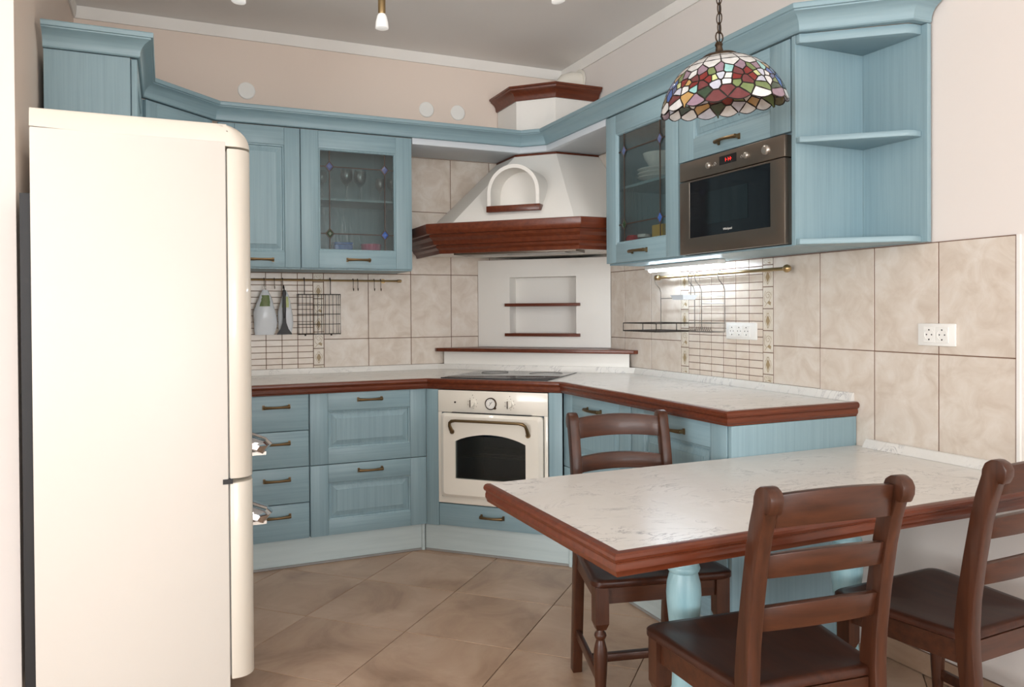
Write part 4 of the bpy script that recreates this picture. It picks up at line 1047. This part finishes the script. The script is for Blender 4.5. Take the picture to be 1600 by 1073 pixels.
hm.tube([(.018,.131,.160),(.018,-.147,.160)], .0022, 6); hm.tube([(.018,.131,0),(.018,-.147,0)], .0022, 6)
hm.build('back_frame', 'nickel_wire', dk)
fm = MB().tube([(.018,.135,0),(-.205,.135,0),(-.205,-.150,0),(.018,-.150,0)], .0034, 6, close=True).tube([(.018,.135,.038),(-.205,.135,.038),(-.205,-.150,.038),(.018,-.150,.038)], .0028, 6, close=True)
for x, y_ in ((-.205,.135),(-.205,-.150),(-.09,.135),(-.09,-.150)): fm.tube([(x,y_,0),(x,y_,.038)], .0022, 6)
fm.build('tray_frame', 'dark_wire', dk)
for k in range(12):
    y_ = .118-.254*k/11; MB().tube([(.018,y_,-.002),(-.205,y_,-.002)], .0018, 5).build('tray_wire', 'dark_wire', dk)
d2 = empty('small_rack', (-.062,-1.555,1.15)); tag(d2, 'narrow chrome wire rack hanging beside the dish rack', 'rack', 'racks on the right wall rail')
hm = MB(); s_hanger(hm, 0, .090, .2665, 0); s_hanger(hm, 0, -.078, .2665, 0)
hm.tube([(.018,.076,.165),(.018,-.092,.165)], .0022, 6); hm.tube([(.018,.076,.13),(.018,-.092,.13)], .0022, 6)
hm.tube([(.018,.076,0),(-.055,.076,0),(-.055,-.092,0),(.018,-.092,0)], .0024, 6, close=True).tube([(.018,.076,.040),(-.055,.076,.040),(-.055,-.092,.040),(.018,-.092,.040)], .0020, 6, close=True)
hm.build('frame', 'nickel_wire', d2)
MB().tube([(-.055, .076-.168*i/48, .012+.011*math.sin(i*1.57)) for i in range(49)], .0016, 5).build('wavy_wire', 'nickel_wire', d2)
for k in range(7): MB().tube([(.018,.066-.024*k,0),(-.055,.066-.024*k,0)], .0016, 5).build('tray_wire', 'nickel_wire', d2)
sd = empty('soap_dish', (-.105,-1.428,1.300)); tag(sd, 'small clear dish hooked on the rail above the dish rack', 'dish')
MB().loft([[(x*k, y_*k, z) for x, y_ in ((-.045,-.05),(.04,-.05),(.04,.05),(-.045,.05))] for k, z in ((.8,0),(1,.022),(.96,.022),(.78,.004))]).build('dish', 'clear_bag', sd)
MB().tube([(.036,.0,.02),(.040,.0,.09),(.045,.002,.118),(.055,.002,.126),(.058,.002,.114)], .0022, 6).build('hanger', 'nickel_wire', sd)
# ------------------------------------------------------------------ what stands inside the glass cabinets
def goblet(x, y_, z, k, lb):
    o = MB().lathe([(.030,0),(.030,.003),(.004,.008),(.0035,.075),(.010,.085),(.030,.110),(.036,.140),(.032,.175),(.030,.175),(.034,.140),(.028,.112),(.004,.092)], (0,0,0), 18).build('wine_glass', 'clear_glass', loc=(x,y_,z)); o.scale = (k,k,k)
    tag(o, lb, 'glass', 'glasses in the left glass cabinet')
SH = UZ0+.3845
for i, (x, y_, k) in enumerate(((-1.585,-.20,.9), (-1.455,-.22,1), (-1.375,-.20,1), (-1.255,-.17,.8), (-1.195,-.20,.8))):
    goblet(x, y_, SH, k, ['leftmost wine glass on the shelf of the left glass cabinet', 'second wine glass from the left in the left glass cabinet', 'middle wine glass on the shelf of the left glass cabinet', 'second wine glass from the right in the left glass cabinet', 'rightmost wine glass on the shelf of the left glass cabinet'][i])
FL = UZ0+.0185
base('blue_tin', lin(40,110,190), .35); base('pink_plastic', lin(220,90,130), .35); base('red_plastic', lin(200,40,50), .35); base('yellow_pack', lin(225,180,60), .4); base('china', lin(232,232,228), .2)
bx = tag(MB().box(-.048, .048, -.035, .035, 0, .125).build('storage_tin', 'blue_tin', bevel=.004, loc=(-1.478,-.22,FL)), 'blue tin at the bottom of the left glass cabinet', 'tin')
MB().box(-.050, .050, -.037, .037, .1255, .137).build('lid', 'blue_tin', bx, bevel=.003)
bo_ = tag(MB().lathe([(.028,0),(.034,.004),(.054,.105),(.057,.132),(.053,.132),(.030,.008)], (0,0,0), 24).build('bowl', 'pink_plastic', loc=(-1.318,-.21,FL)), 'pink plastic bowl at the bottom of the left glass cabinet', 'bowl')
for k in range(3):
    tag(MB().lathe([(.05,0),(.055,.006),(.105,.022),(.108,.026),(.103,.026),(.05,.009)], (0,0,0), 28).build('plate', 'china', loc=(-.20,-1.37,SH+.0185*k)), ['bottom plate of the white stack in the right glass cabinet', 'middle plate of the white stack in the right glass cabinet', 'top plate of the white stack in the right glass cabinet'][k], 'plate', 'plates in the right glass cabinet')
tag(MB().lathe([(.035,0),(.045,.005),(.075,.05),(.082,.075),(.078,.075),(.040,.010)], (0,0,0), 24).build('bowl', 'china', loc=(-.20,-1.37,SH+.064)), 'white bowl standing on the plates in the right glass cabinet', 'bowl')
jr = tag(MB().lathe([(.036,0),(.040,.004),(.040,.085),(.030,.098),(.030,.104)], (0,0,0), 20).build('jar', 'clear_glass', loc=(-.275,-1.345,FL)), 'small glass jar between red and yellow packs in the right cabinet', 'jar')
MB().lathe([(.032,.1045),(.032,.118),(.028,.120)], (0,0,0), 20).build('lid', 'china', jr)
tag(MB().lathe([(.030,0),(.034,.004),(.034,.110),(.026,.122),(.010,.124)], (0,0,0), 20).build('canister', 'red_plastic', loc=(-.28,-1.255,FL)), 'red canister at the bottom of the right glass cabinet', 'canister')
tag(MB().box(-.030, .030, -.042, .042, 0, .150).build('food_pack', 'yellow_pack', bevel=.006, loc=(-.28,-1.50,FL)), 'yellow food pack at the bottom of the right glass cabinet', 'pack')
